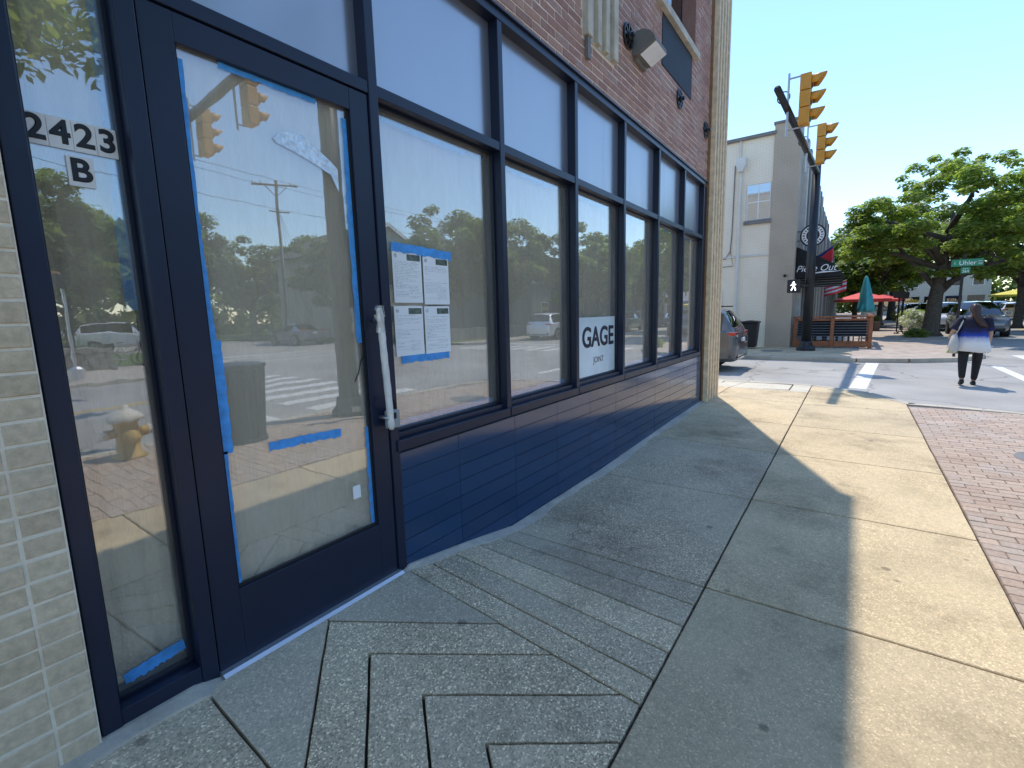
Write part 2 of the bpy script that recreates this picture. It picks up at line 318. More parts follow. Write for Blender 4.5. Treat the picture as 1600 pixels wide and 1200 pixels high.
def text_obj(name, body, size, mat, parent, loc, rot, shear=0, extrude=.0008, align='CENTER', sx=1.0, bold=0.0):
    cu = bpy.data.curves.new(name, 'FONT'); cu.body = body; cu.size = size; cu.extrude = extrude; cu.shear = shear; cu.align_x = align; cu.align_y = 'CENTER'; cu.bevel_depth = bold; cu.bevel_resolution = 1
    tmp = bpy.data.objects.new('tmp', cu); COL.objects.link(tmp)
    me = bpy.data.meshes.new_from_object(tmp.evaluated_get(bpy.context.evaluated_depsgraph_get())); bpy.data.objects.remove(tmp); bpy.data.curves.remove(cu)
    me.materials.clear(); me.materials.append(M[mat]); me.name = name
    o = link(name, me, parent); o.location = Vector(loc) - (parent_world(parent) if parent else Vector()); o.rotation_euler = rot; o.scale = (sx, 1, 1); return o
from mathutils import noise as mnoise
# ---------------- ground, road, pavements ----------------
RZ = -0.12
def zF(x): return float(np.interp(x, [-3, 0, 1.65, 2.2, 2.7, 4.2, 6, 7.9, 9, 11.5], [.17, .18, .17, .085, -.005, -.01, .03, .06, .03, 0]))
def zf(x, y): return zF(x)*min(1, max(0, 1 + y/1.37)) if y < 0.6 else 0.0
kind(MB().box(-400, 600, -500, 500, -3.0, -.20).build('ground', 'ground_far'), 'structure')
road = kind(MB().box(-120, 300, -110, 120, -.19, RZ).build('road', 'asphalt'), 'structure')

def slab(poly, mat, parent, inset=.007, zfun=zf, th=.09, name='slab', cuts=9, dz=0.0, jit=.0035):
    pts = [Vector((x, y)) for x, y in poly]; c = sum(pts, Vector((0, 0)))/len(pts); n = len(pts)
    area = sum(pts[i].x*pts[(i+1) % n].y - pts[(i+1) % n].x*pts[i].y for i in range(n))
    if area < 0: pts.reverse()
    ins = []
    for i in range(n):
        a, p, b_ = pts[i-1], pts[i], pts[(i+1) % n]
        n1 = Vector((-(p-a).y, (p-a).x)).normalized(); n2 = Vector((-(b_-p).y, (b_-p).x)).normalized()
        k = 1 + n1.dot(n2); ins.append(p + (n1+n2)*inset/max(k, .3))
    bm = bmesh.new(); vs = [bm.verts.new((p.x, p.y, 0)) for p in ins]; f = bm.faces.new(vs); f.normal_update()
    bmesh.ops.triangulate(bm, faces=[f]) if n != 4 else None
    bmesh.ops.subdivide_edges(bm, edges=bm.edges[:], cuts=cuts, use_grid_fill=True)
    for v in bm.verts:
        nv = mnoise.noise_vector(v.co*23.0); v.co.x += nv.x*jit; v.co.y += nv.y*jit
    g = bmesh.ops.extrude_face_region(bm, geom=bm.faces[:])
    for e in g['geom']:
        if isinstance(e, bmesh.types.BMVert): e.co.z = 1.0
    for v in bm.verts:
        z = zfun(v.co.x, v.co.y) + dz
        v.co.z = z if v.co.z > .5 else z - th
    bmesh.ops.recalc_face_normals(bm, faces=bm.faces)
    me = bpy.data.meshes.new(name); bm.to_mesh(me); bm.free(); me.materials.append(M[mat])
    o = link(name, me, parent)
    bv = o.modifiers.new('bevel', 'BEVEL'); bv.width = .004; bv.segments = 1; bv.limit_method = 'ANGLE'; bv.angle_limit = R(50)
    return o

walk = kind(group_empty('sidewalk'), 'structure')
# bedding under the slabs, follows the same falls
bm = bmesh.new(); NX, NY = 90, 14
grid = [[bm.verts.new((x, y, zf(x, y) - .028)) for y in np.linspace(.45, -2.745, NY)] for x in np.linspace(-6, 9.5, NX)]
for i in range(NX-1):
    for j in range(NY-1): bm.faces.new((grid[i][j], grid[i][j+1], grid[i+1][j+1], grid[i+1][j]))
me = bpy.data.meshes.new('joint_bed'); bm.to_mesh(me); bm.free(); me.materials.append(M['joint_dirt']); link('joint_bed', me, walk)
MB().prism([(9.45, .4), (11.3, .4), (11.3, -.2), (11.12, -1.37), (10.55, -2.2), (9.62, -2.74), (9.45, -2.74)], 'xy', -.19, -.026).build('joint_bed', 'joint_dirt', walk)
FX = -.03     # slabs stop just short of the cement strip at the shop front
# chevron bay in front of the door
cx, xl, xr = 1.145, .625, 1.665
apex = [-.045, -.345, -.67, -.99, -1.33]; sl = 1.19
def at_edge(ap): return ap - (xr-cx)*sl
prev = None
for poly in ([(xl, FX), (cx, FX), (cx, apex[0]), (xl, at_edge(apex[0]))], [(cx, FX), (xr, FX), (xr, at_edge(apex[0])), (cx, apex[0])]):
    slab(poly, 'smooth_concrete', walk, .0045)
def clip_y(poly, yc):
    out = []
    for i in range(len(poly)):
        p, q = poly[i], poly[(i+1) % len(poly)]
        if p[1] >= yc: out.append(p)
        if (p[1]-yc)*(q[1]-yc) < 0:
            t_ = (yc-p[1])/(q[1]-p[1]); out.append((p[0]+t_*(q[0]-p[0]), yc))
    return out
for a, b_ in zip(apex[:-1], apex[1:]):
    V_ = clip_y([(xl, at_edge(a)), (cx, a), (xr, at_edge(a)), (xr, at_edge(b_)), (cx, b_), (xl, at_edge(b_))], -1.37)
    slab(V_, 'aggregate', walk, .0055, cuts=9)
for a, b_ in zip([1.665, 1.825, 2.025, 2.25, 2.46], [1.825, 2.025, 2.25, 2.46, 2.665]):
    slab([(a, FX), (b_, FX), (b_, -1.37), (a, -1.37)], 'aggregate', walk, .005)
for a, b_ in zip([-4.4, -2.4, -.85], [-2.4, -.85, .625]): slab([(a, FX), (b_, FX), (b_, -1.37), (a, -1.37)], 'aggregate', walk)
J = [2.665, 4.19, 5.735, 7.22, 8.95, 10.2, 11.3]
for a, b_ in zip(J[:-1], J[1:]):
    if a < 8.9: slab([(a, FX), (b_, FX), (b_, -1.37), (a, -1.37)], 'aggregate' if a < 5 else 'concrete', walk)
JR = [-6, -4.95, -3.43, -1.9, -.38, 1.145] + J[:5]
for a, b_ in zip(JR[:-1], JR[1:]): slab([(a, -1.37), (b_, -1.37), (b_, -2.74), (a, -2.74)], 'concrete', walk)
# corner: KERB is the inner line of the kerb
KERB = [(11.30, 14), (11.30, -.2), (11.12, -1.37), (10.55, -2.2), (9.62, -2.74), (9.52, -3.6), (9.35, -4.3), (8.9, -4.85), (8.1, -5.15), (6.8, -5.22), (-40, -5.22)]
slab([(8.95, -1.37), (11.12, -1.37), (10.55, -2.2), (9.62, -2.74), (8.95, -2.74)], 'concrete', walk)
slab([(8.95, FX), (10.2, FX), (10.2, -1.37), (8.95, -1.37)], 'concrete', walk)
slab([(10.2, FX), (11.3, -.2), (11.12, -1.37), (10.2, -1.37)], 'pale_concrete', walk)
for k in range(5):
    y0 = -.03 + k*1.9
    slab([(9.05, y0), (10.2, y0), (10.2, y0+1.9), (9.05, y0+1.9)], 'concrete', walk); slab([(10.2, y0), (11.3, y0 if k else -.2), (11.3, y0+1.9), (10.2, y0+1.9)], 'pale_concrete', walk)
MB().box(9.0, 11.3, .4, 13, -.19, -.03).build('joint_bed', 'joint_dirt', walk)
# score lines of the pale corner panel: a raised rim frame
rim = MB()
for (a, b_) in (((10.30, .25), (11.1, .25)), ((10.30, -1.05), (11.1, -1.05)), ((10.30, -1.05), (10.30, .25)), ((11.1, -1.05), (11.1, .25))):
    rim.bar((a[0], a[1], .003), (b_[0], b_[1], .003), .02, .01)
rim.build('score_line', 'joint_dirt', walk)
# cement strip along the foot of the shop front
cs = MB(); xs = np.linspace(.2, 8.1, 80); ring = []
for i, x in enumerate(xs):
    z = zf(x, 0); w = .045 + .02*math.sin(x*3.1) + .012*math.sin(x*11)
    if x > 2.6: w += .02
    t0 = -.028 if .66 < x < 1.655 else 0
    z += t0
    ring.append([(x, .06, z-.1), (x, -w-.01, z-.03), (x, -w, z+.002), (x, -.01, z+.018), (x, .06, z+.02)])
cs.rings(ring); cs.build('cement_strip', 'cement', walk, smooth=False)

# kerb stones
kerb = kind(group_empty('kerb'), 'structure')
def kerb_line(pts, w=.16, z0=-.19, z1=.004, parent=kerb, step=2.2, mat='kerb_concrete', side=1):
    for (a, b_) in zip(pts[:-1], pts[1:]):
        A, B = Vector(a), Vector(b_); L = (B-A).length; n = max(1, int(L/step)) if L < 60 else int(L/6)
        nn = Vector((-(B-A).y, (B-A).x)).normalized()*w*side
        for k in range(n):
            p = A + (B-A)*(k/n); q = A + (B-A)*((k+1)/n); g = (B-A).normalized()*.004; p += g; q -= g
            MB().prism([tuple(p), tuple(q), tuple(q+nn), tuple(p+nn)], 'xy', z0, z1).build('kerb_stone', mat, parent, bevel=.012)
kerb_line(KERB[:-1] + [(-12, -5.22)])
kerb_line([(-12, -5.22), (-60, -5.22)], step=6)

# brick pavers on the street side, running bond with the long side across the walk
pav = kind(group_empty('brick_pavement'), 'structure')
MB().box(-40, 9.5, -5.22, -2.742, -.18, -.007).build('joint_bed', 'joint_sand', pav)
def inside(x, y):
    if not (-5.19 < y < -2.745): return False
    if x > 9.40 - .0*y: return False
    if y < -4.2 and x > 9.3 - (-4.2-y)*1.1 - max(0, (-4.8-y))*4: return False
    return True
BW, BL = .1, .2; cells = []
i = 0; x = 9.38
while x > -9:
    off = .1 if i % 2 else 0.0; y = -2.744 - off
    while y > -5.25:
        xa, xb, ya, yb = x-BW, x, y-BL, y
        if inside((xa+xb)/2 + .06, (ya+yb)/2): cells.append((xa+.003, xb-.003, max(ya, -5.2)+.003, min(yb, -2.744)-.003))
        y -= BL
    if off: cells.append((x-BW+.003, x-.003, -2.841, -2.747))
    x -= BW; i += 1
def score(c):
    p = proj(((c[0]+c[1])/2, (c[2]+c[3])/2, 0))
    if p is None or not (-20 < p[0] < 1620 and -20 < p[1] < 1220): return 0
    return 1/p[2]
order = sorted(range(len(cells)), key=lambda k: -score(cells[k])); near = set(order[:290]); rest = MB(); shared = {}
def paver_z(x, y): return .0025*math.sin(x*2.3+y*1.7) + .001*math.sin(x*7+1) + random.uniform(-.002, .002) + .0025
for k, c in enumerate(cells):
    z = paver_z(c[0], c[2])
    if k in near and score(c) > 0:
        key = (round(c[1]-c[0], 3), round(c[3]-c[2], 3)); hx, hy = key[0]/2, key[1]/2
        if key not in shared: shared[key] = MB().add([(-hx,-hy,-.06),(hx,-hy,-.06),(hx,hy,-.06),(-hx,hy,-.06),(-hx+.0,-hy,-.004),(hx,-hy,-.004),(hx,hy,-.004),(-hx,hy,-.004),(-hx+.004,-hy+.004,0),(hx-.004,-hy+.004,0),(hx-.004,hy-.004,0),(-hx+.004,hy-.004,0)],
            [(0,3,2,1),(8,9,10,11),(0,1,5,4),(1,2,6,5),(2,3,7,6),(3,0,4,7),(4,5,9,8),(5,6,10,9),(6,7,11,10),(7,4,8,11)]).build('brick', 'paver', pav).data; ob = [o for o in pav.children if o.name.startswith('brick')][-1]
        else: ob = link('brick', shared[key], pav)
        ob.location = ((c[0]+c[1])/2, (c[2]+c[3])/2, z); ob.rotation_euler = (random.uniform(-.008, .008), random.uniform(-.012, .012), random.uniform(-.01, .01))
    else: rest.box(c[0], c[1], c[2], c[3], -.05, z)
kind(rest.build('brick_field', 'paver', pav, fix=False), 'stuff')

# the block across the side street, and the far side of the main street
far = kind(group_empty('far_sidewalk'), 'structure')
FK = [(17.62, 60), (17.62, -2.1), (17.9, -3.3), (18.6, -4.4), (19.9, -5.1), (21.6, -5.35), (170, -5.35)]
pm('far_paving', (.46, .37, .30), .9, var=.25, vs=2.5, bmp=.4, bs=30)
MB().prism(FK + [(170, 60)], 'xy', -.19, -.006).build('paving', 'far_paving', far)
for a, b_, y0, y1 in ((17.8, 19.6, -1.95, .2), (19.6, 21.6, -1.95, .2), (17.8, 19.6, .2, 2.6), (19.6, 21.6, .2, 2.6)):
    slab([(a, y0), (b_, y0), (b_, y1), (a, y1)], 'concrete', far, zfun=lambda x, y: .004, th=.05, cuts=1)
kerb_line(FK[:-1] + [(60, -5.35)], parent=kerb, w=.16, side=-1, step=3, z1=.006)
opp = kind(group_empty('opposite_sidewalk'), 'structure')
concrete('opp_walk', (.52, .44, .36), .2)
MB().prism([(-90, -15.3), (8.0, -15.3), (9.0, -16.2), (9.0, -30), (-90, -30)], 'xy', -.19, .0).build('paving', 'opp_walk', opp)
MB().prism([(21, -16.4), (22, -15.3), (200, -15.3), (200, -20), (21, -20)], 'xy', -.19, .0).build('paving', 'opp_walk', opp)
kerb_line([(-30, -15.28), (8.0, -15.28), (9.0, -16.2), (9.0, -29)], parent=kerb, side=-1, step=4)
kerb_line([(21, -20), (21, -16.4), (22, -15.28), (90, -15.28)], parent=kerb, side=-1, step=4)
lawn = kind(group_empty('lawn'), 'structure')
MB().box(-90, 9, -95, -21, -.19, .012).build('turf', 'grass', lawn); MB().box(21.2, 190, -95, -17.4, -.19, .012).build('turf', 'grass', lawn); MB().box(9.2, 21, -95, -43, -.19, .05).build('turf', 'grass', lawn)

# paint on the road
def line(a, b_, w, name='painted_line', mat='road_paint'):
    MB().bar((a[0], a[1], RZ+.001), (b_[0], b_[1], RZ+.001), w, .006).build(name, mat, road)
line((11.9, -2.12), (17.4, -2.50), .30); line((11.4, -5.1), (17.6, -5.1), .20)
for k in range(9):
    y = -6.3 - k*1.02; line((5.0, y), (7.7, y-.05), .42, 'crosswalk_bar'); line((18.6, y), (21.3, y), .42, 'crosswalk_bar')
line((4.0, -5.6), (4.0, -10.2), .4, 'stop_line'); line((22.6, -10.4), (22.6, -15), .4, 'stop_line')
for s in (-.09, .09):
    line((-40, -10.25+s), (3.9, -10.25+s), .1, 'centre_line', 'yellow_paint'); line((22.8, -10.25+s), (120, -10.25+s), .1, 'centre_line', 'yellow_paint')
line((9.4, -22.6), (14.8, -22.6), .4, 'stop_line'); line((15.0, -16), (15.0, -42), .12, 'centre_line', 'yellow_paint')
line((9.3, -18.4), (20.8, -18.4), .2); line((9.3, -21), (20.8, -21), .2)
# ---------------- the shop building ----------------
shop = thing('shop_building', 'brick corner shop with navy glazed storefront and fluted corner pilaster', 'building', (4, 1, 0))
def B(name, mat, x0, x1, y0, y1, z0, z1, parent=shop, bevel=0): return Box(name, mat, x0, x1, y0, y1, z0, z1, parent, bevel)
H = 8.53; YG = .085     # roof height, plane of the glass
B('core_wall', 'interior_dark', -9, 8.95, .20, 13, -.3, 3.46)
B('roof_coping', 'limestone', -9.1, 9.017, -.087, 13.1, H, H+.10)
B('side_wall', 'tan_brick', 8.95, 9.0, .35, 13, -.3, H)
B('rear_mass', 'mortar', -9, 8.95, .30, 13, 3.46, H)
# upper wall of red brick
wall = B('brick_wall', 'mortar', -9, 5.70, .0225, .30, 3.50, H)
B('wall_backing', 'mortar', 7.24, 8.08, .0225, .30, 3.50, H, wall); B('wall_backing', 'mortar', 5.70, 7.24, .0225, .30, 3.50, 4.93, wall); B('wall_backing', 'mortar', 5.70, 7.24, .0225, .30, 7.2, H, wall)
for a_ in (5.70, 7.2355): B('reveal', 'red_brick', a_, a_+.0045, .02, .2, 5.03, 7.19, wall)
BX, BZ, JT = .2032, .0572, .0106; cells = []
holes = [(5.70, 7.24, 4.93, 7.2), (5.885, 7.095, 4.387, 4.93), (3.90, 4.56, 3.86, 9)]
r_ = 0; z = 3.512
while z + BZ < H:
    x = -.6 + (BX+JT)/2*(r_ % 2)
    while x < 8.07:
        x0, x1 = x, min(x+BX, 8.072)
        for (a, b_, c, d) in holes:
            if z+BZ > c and z < d and x1 > a and x0 < b_:
                if x0 < a - .03: x1 = a-.004
                elif x1 > b_ + .03: x0 = b_+.004
                else: x0 = x1
        if x1-x0 > .03: cells.append((x0, x1, z, z+BZ))
        x += BX+JT
    z += BZ+JT; r_ += 1
def bscore(c, y=.02):
    q = [proj((c[0], y, (c[2]+c[3])/2)), proj((c[1], y, (c[2]+c[3])/2))]
    if None in q: return 0
    if max(q[0][0], q[1][0]) < 0 or min(q[0][0], q[1][0]) > 1600 or max(q[0][1], q[1][1]) < 0 or min(q[0][1], q[1][1]) > 1200: return 0
    return abs(q[1][0]-q[0][0])*60/q[0][2] + .001
def lay(cells, parent, mat, yf, depth, limit, bs):
    sc = [bs(c) for c in cells]; order = sorted(range(len(cells)), key=lambda k: -sc[k]); top = set(k for k in order[:limit] if sc[k] > 0); rest = MB(); sh = {}
    L = parent_world(parent)
    for k, c in enumerate(cells):
        dy = random.uniform(-.0025, .0025)
        if k in top:
            key = round(c[1]-c[0], 2); hx = (c[1]-c[0])/2; hz = (c[3]-c[2])/2
            if key not in sh:
                e = .003
                mb = MB().add([(-hx,depth,-hz),(hx,depth,-hz),(hx,depth,hz),(-hx,depth,hz),(-hx,e,-hz),(hx,e,-hz),(hx,e,hz),(-hx,e,hz),(-hx+e,0,-hz+e),(hx-e,0,-hz+e),(hx-e,0,hz-e),(-hx+e,0,hz-e)],
                    [(0,1,2,3),(8,9,10,11),(0,1,5,4),(1,2,6,5),(2,3,7,6),(3,0,4,7),(4,5,9,8),(5,6,10,9),(6,7,11,10),(7,4,8,11)])
                o = mb.build('brick', mat, parent); sh[key] = o.data
            else: o = link('brick', sh[key], parent)
            o.location = Vector(((c[0]+c[1])/2, yf+dy, (c[2]+c[3])/2)) - L; o.rotation_euler = (random.uniform(-.015, .015), random.uniform(-.004, .004), random.uniform(-.006, .006))
        else: rest.box(c[0], c[1], yf+dy, yf+depth, c[2], c[3])
    if rest.v: kind(rest.build('brick_field', mat, parent, world=True, fix=False), 'stuff')
lay(cells, wall, 'red_brick', .018, .04, 295, bscore)
# tan brick pier left of the storefront: stacked courses with a straight vertical joint
pier = B('brick_pier', 'tan_mortar', -9, .318, -.0165, .20, -.3, 3.50)
cells = []; z = -.02; cols = [(.222, .314), (.004, .214)] + [(-.214*k+.0, -.214*k+.204) for k in range(1, 8)]
while z < 3.44:
    for a, b_ in cols: cells.append((a, b_, z, z+BZ+.004))
    z += BZ+.004+.0085
lay(cells, pier, 'tan_brick', -.020, .04, 250, lambda c: bscore(c, -.02))
# fluted corner pilaster
pil = B('corner_pilaster', 'flute_brown', 8.082, 8.955, -.02, .38, -.3, H)
for k in range(5):
    xa = 8.095 + k*.178
    MB().prism([(xa, .0), (xa+.018, -.085), (xa+.095, -.085), (xa+.113, .0)], 'xy', -.25, H-.02).build('rib', 'ribbed_tan', pil, world=True, bevel=.006)
for k in range(3):
    ya = .02 + k*.125; MB().prism([(8.93, ya), (9.015, ya+.014), (9.015, ya+.07), (8.93, ya+.084)], 'xy', -.25, H-.02).build('rib', 'ribbed_tan', pil, world=True, bevel=.006)
# fluted stone strip that ends in the brickwork
st = B('stone_strip', 'limestone', 3.915, 4.555, .012, .05, 3.868, H)
for a, b_ in ((3.92, 4.02), (4.115, 4.19), (4.28, 4.355), (4.455, 4.55)):
    MB().box(a, b_, -.028, .02, 3.872, H-.01).build('stone_rib', 'limestone', st, bevel=.006, world=True)
MB().box(3.945, 4.0, -.012, .02, 3.70, 3.90).build('dark_patch', 'trim_grey', st, world=True)
# upper window with stone sill, dark panel below it
uw = B('upper_window', 'navy_dark', 5.706, 7.234, .20, .26, 5.03, 7.19)
B('pane', 'house_glass', 5.84, 6.44, .185, .198, 5.1, 6.9, uw); B('pane', 'house_glass', 6.52, 7.12, .185, .198, 5.1, 6.9, uw)
B('sill', 'limestone', 5.68, 7.27, -.045, .2, 4.935, 5.025, uw, .006)
B('under_panel', 'panel_dark', 5.885, 7.095, .010, .03, 4.385, 4.93, shop, .004)
# pattress plates: ring and spokes
for x, zz in ((4.86, 4.245), (6.57, 4.225), (7.90, 4.225), (3.0, 4.25)):
    mb = MB(); rot = Matrix.Rotation(R(90), 3, 'X'); c = Vector((x, .005, zz))
    ringp = [c + Vector((math.cos(a)*.108, 0, math.sin(a)*.108)) for a in np.linspace(0, 2*math.pi, 25)]
    mb.tube(ringp, .011, 6, cap=False)
    for k in range(4):
        a = k*math.pi/4; d = Vector((math.cos(a), 0, math.sin(a)))*.108; mb.bar(c-d, c+d, .022, .02, (0, 1, 0))
    mb.lathe([(.04, 0), (.04, .02), (.022, .035), (.022, .06), (.0, .062)], c, 10, rot)
    mb.build('anchor_plate', 'black_metal', shop, world=True)
# head flashing
B('head_frame', 'navy_metal', .325, 7.925, -.004, .10, 3.440, 3.496, shop, .003)
B('flashing', 'navy_metal', .325, 8.05, -.022, .05, 3.4965, 3.508, shop)
# ---- storefront frame ----
MX = [2.705, 3.755, 4.80, 5.845, 6.89, 7.90]; MWD = .05
TB0, TB1 = 2.645, 2.70; ZS0, ZS1 = .848, .94; ZT = .165
def mull(xa, xb, z0, z1, name='mullion'):
    return B(name, 'navy_metal', xa, xb, 0, .17, z0, z1, shop, .003)
mull(.325, .381, .10, 3.44, 'jamb'); mull(.632, .690, .10, 3.44); mull(1.622, 1.676, -.05, 3.44)
for c in MX: mull(c-MWD/2, c+MWD/2, ZS0-.001, 3.44)
edges = [1.676] + [v for c in MX for v in (c-MWD/2, c+MWD/2)]
bays = [(edges[2*k], edges[2*k+1]) for k in range(6)]
for a, b_ in [(.690, 1.622)] + bays: B('transom_bar', 'navy_metal', a, b_, .004, .168, TB0, TB1, shop, .003)
for a, b_ in bays:
    B('sill_bar', 'navy_metal', a-.02, b_+.02 if b_ < 7.8 else b_+.05, -.012, .17, ZS0, ZS0+.062, shop, .004)
    B('sill_step', 'navy_metal', a, b_, .03, .168, ZS0+.062, ZS1, shop, .002)
B('sill_bar', 'navy_metal', .381, .632, .004, .168, .10, .252, shop, .003)
# windows
papers = []
def window(a, b_, z0, z1, glass='shop_glass', name='window'):
    w = group_empty(name, shop); w.location = Vector(((a+b_)/2, YG, z0)) - parent_world(shop)
    s = .016
    for (xa, xb, za, zb, nm) in ((a, a+s, z0, z1, 'stop'), (b_-s, b_, z0, z1, 'stop'), (a+s, b_-s, z0, z0+s, 'stop'), (a+s, b_-s, z1-s, z1, 'stop')):
        B(nm, 'navy_dark', xa, xb, YG-.022, YG+.03, za, zb, w, .002)
    B('pane', glass, a+s, b_-s, YG, YG+.006, z0+s, z1-s, w)
    return w
for k, (a, b_) in enumerate(bays):
    window(a, b_, ZS1, TB0)
    B('spandrel_panel', 'spandrel', a, b_, YG-.012, YG+.03, TB1, 3.44, shop)
B('spandrel_panel', 'spandrel', .690, 1.622, YG-.012, YG+.03, TB1, 3.44, shop)
window(.381, .632, .252, 3.44, 'side_glass', 'sidelight')
# door
door = group_empty('door', shop); door.location = Vector((1.155, .03, ZT)) - parent_world(shop)
DX0, DX1, DG0, DG1 = .696, 1.616, .800, 1.512; DZ0, DZ1, GZ0, GZ1 = ZT+.012, 2.638, .487, 2.540
for nm, a, b_, c, d in (('stile', DX0, DG0, DZ0, DZ1), ('stile', DG1, DX1, DZ0, DZ1), ('top_rail', DG0, DG1, GZ1, DZ1), ('bottom_rail', DG0, DG1, DZ0, GZ0)):
    B(nm, 'navy_metal', a, b_, .010, .060, c, d, door, .0025)
B('pane', 'door_glass', DG0-.01, DG1+.01, .034, .040, GZ0-.01, GZ1+.01, door)
for xa, xb in ((DG0, DG0+.008), (DG1-.008, DG1)): B('gasket', 'black_rubber', xa, xb, .022, .033, GZ0, GZ1, door)
B('gasket', 'black_rubber', DG0+.008, DG1-.008, .022, .033, GZ0, GZ0+.009, door)
hd = MB(); hx = 1.566
hd.tube([(hx, .01, 1.56), (hx, -.062, 1.56)], .010, 8); hd.tube([(hx, .01, 1.06), (hx, -.062, 1.06)], .010, 8)
hd.build('handle', 'steel', door, True, world=True)
gr = MB(); zs = np.linspace(1.0, 1.62, 34); rr = [.0175 + .0008*math.sin(k*1.3) + random.uniform(-.0006, .0006) for k in range(34)]; rr[0] = .012; rr[-1] = .013
gr.tube([(hx - .018 + .03*(1.62-zz)/.62 + .0006*math.sin(zz*17), -.062, zz) for zz in zs], rr, 12); gr.build('wrapped_grip', 'wrap_white', door, True, world=True)
cf = MB(); rg = []
for k, zz in enumerate(np.linspace(1.50, 1.632, 9)):
    rg.append([(hx-.016+(.022+.006*math.sin(k*2.1+j*1.7)+.004*math.sin(j*2.7+k))*math.cos(2*math.pi*j/14), -.062+(.021+.005*math.sin(k*1.3+j*2.3))*math.sin(2*math.pi*j/14), zz) for j in range(14)])
cf.rings(rg, cap=False); cf.build('loose_film', 'cling_film', door, True, world=True)
MB().prism([(-.035, .165), (-.035, .172), (-.018, .181), (.045, .181), (.045, .165)], 'yz', .694, 1.628).build('threshold', 'aluminium', door, world=True, bevel=.001)
MB().box(.694, 1.628, -.0352, -.030, .160, .1665).build('threshold_edge', 'aluminium', door, world=True)
# knee wall of stacked navy tiles
kw = B('knee_wall', 'tile_grout', 1.677, 7.99, .014, .19, -.35, ZS0-.012)
TX = [1.678, 2.155, 2.770, 3.385, 4.0, 4.605, 5.212, 5.825, 6.432, 7.03, 7.585, 7.985]
zt = ZS0-.014
while zt > -.2:
    for a, b_ in zip(TX[:-1], TX[1:]):
        o = MB().box(a+.0014, b_-.0014, .006+random.uniform(-.0006, .0006), .03, zt-.0995, zt-.0018).build('tile', 'navy_tile', kw, world=True, bevel=.001); 
        o.rotation_euler = (0, 0, 0)
    zt -= .1015
B('end_trim', 'navy_dark', 7.99, 8.08, .01, .19, -.3, 3.44)

# ---- things on and behind the glass ----
def paper(a, b_, z0, z1, label, y=.142, seedv=0, tapes=(), mat='brown_paper'):
    """a hung sheet with gentle waves and a torn-looking edge"""
    nx, nz = 26, 40; rng = random.Random(seedv); ph = [rng.uniform(0, 6) for _ in range(6)]
    mb = MB(); vs = []
    for j in range(nz+1):
        for i in range(nx+1):
            u, w = i/nx, j/nz
            x = a + (b_-a)*u; z = z0 + (z1-z0)*w
            dy = .006*math.sin(u*9+ph[0]+w*2) + .005*math.sin(u*23+ph[1]+w*3) + .004*math.sin(w*7+ph[2])
            vs.append((x, y+dy, z))
    fs = [(j*(nx+1)+i, j*(nx+1)+i+1, (j+1)*(nx+1)+i+1, (j+1)*(nx+1)+i) for j in range(nz) for i in range(nx)]
    t_ = thing('paper_sheet', label, 'paper', ((a+b_)/2, y, z0), group='brown paper hung behind the glass')
    mb.add(vs, fs); o = mb.build('sheet', mat, t_, True, world=True); so = o.modifiers.new('solid', 'SOLIDIFY'); so.thickness = .0008
    return t_
def tape(parent, pts, w, y, dirx=False, mat='blue_tape', seedv=1):
    """masking tape with a ragged edge along a polyline of (x, z)"""
    rng = random.Random(seedv); mb = MB(); L = []; n = 26
    P_ = [Vector(p) for p in pts]; seg = [(P_[k+1]-P_[k]).length for k in range(len(P_)-1)]; T = sum(seg)
    def atl(d):
        for k, s in enumerate(seg):
            if d <= s or k == len(seg)-1: return P_[k] + (P_[k+1]-P_[k])*(d/s)
            d -= s
    for k in range(n+1):
        p = atl(T*k/n); q = atl(min(T, T*k/n+.01)) - atl(max(0, T*k/n-.01)); nn = Vector((-q.y, q.x)).normalized()
        wa = w/2*(1+rng.uniform(-.12, .12)); wb = w/2*(1+rng.uniform(-.3, .2))
        L.append((p+nn*wa, p-nn*wb))
    vs = []; 
    for a, b_ in L: vs += [(a.x, y, a.y), (b_.x, y, b_.y)]
    mb.add(vs, [(2*k, 2*k+1, 2*k+3, 2*k+2) for k in range(n)])
    o = mb.build('tape_strip', mat, parent, world=True); so = o.modifiers.new('solid', 'SOLIDIFY'); so.thickness = .0006; return o
names = ['first window after the door, behind the notices', 'second window after the door', 'window with the shop sign', 'fourth window from the door', 'fifth window from the door', 'last window before the corner pilaster']
for k, (a, b_) in enumerate(bays):
    t_ = paper(a+.02, b_-.02, ZS1+.03, TB0-.03, 'pale brown paper hung inside the ' + names[k], seedv=k)
    tape(t_, [(a+.10, TB0-.045), (b_-.25, TB0-.06)], .03, YG+.012, seedv=k)
    tape(t_, [(a+.06, ZS1+.03), (b_-.05, ZS1+.03)], .05, YG+.012, seedv=k+9)
t_ = paper(.40, .618, .33, 3.40, 'pale brown paper inside the narrow sidelight with blue tape at its edge', seedv=21)
tape(t_, [(.612, 3.3), (.606, 2.6), (.610, 2.2), (.598, 1.9), (.604, 1.62)], .036, YG+.010, seedv=3)
tape(t_, [(.42, .305), (.50, .315), (.612, .33)], .045, YG-.0015, seedv=4)
dp = paper(DG0-.005, DG1+.005, GZ0-.005, GZ1+.005, 'creased brown paper taped behind the glass of the shop door', y=.066, seedv=31)
tape(dp, [(DG0+.014, 2.5), (DG0+.010, 1.9), (DG0+.020, 1.5)], .028, .0329, seedv=5); tape(dp, [(DG0+.022, 1.50), (DG0+.020, 1.05)], .055, .0329, seedv=6); tape(dp, [(DG0+.014, 1.06), (DG0+.010, .5)], .026, .0329, seedv=7)
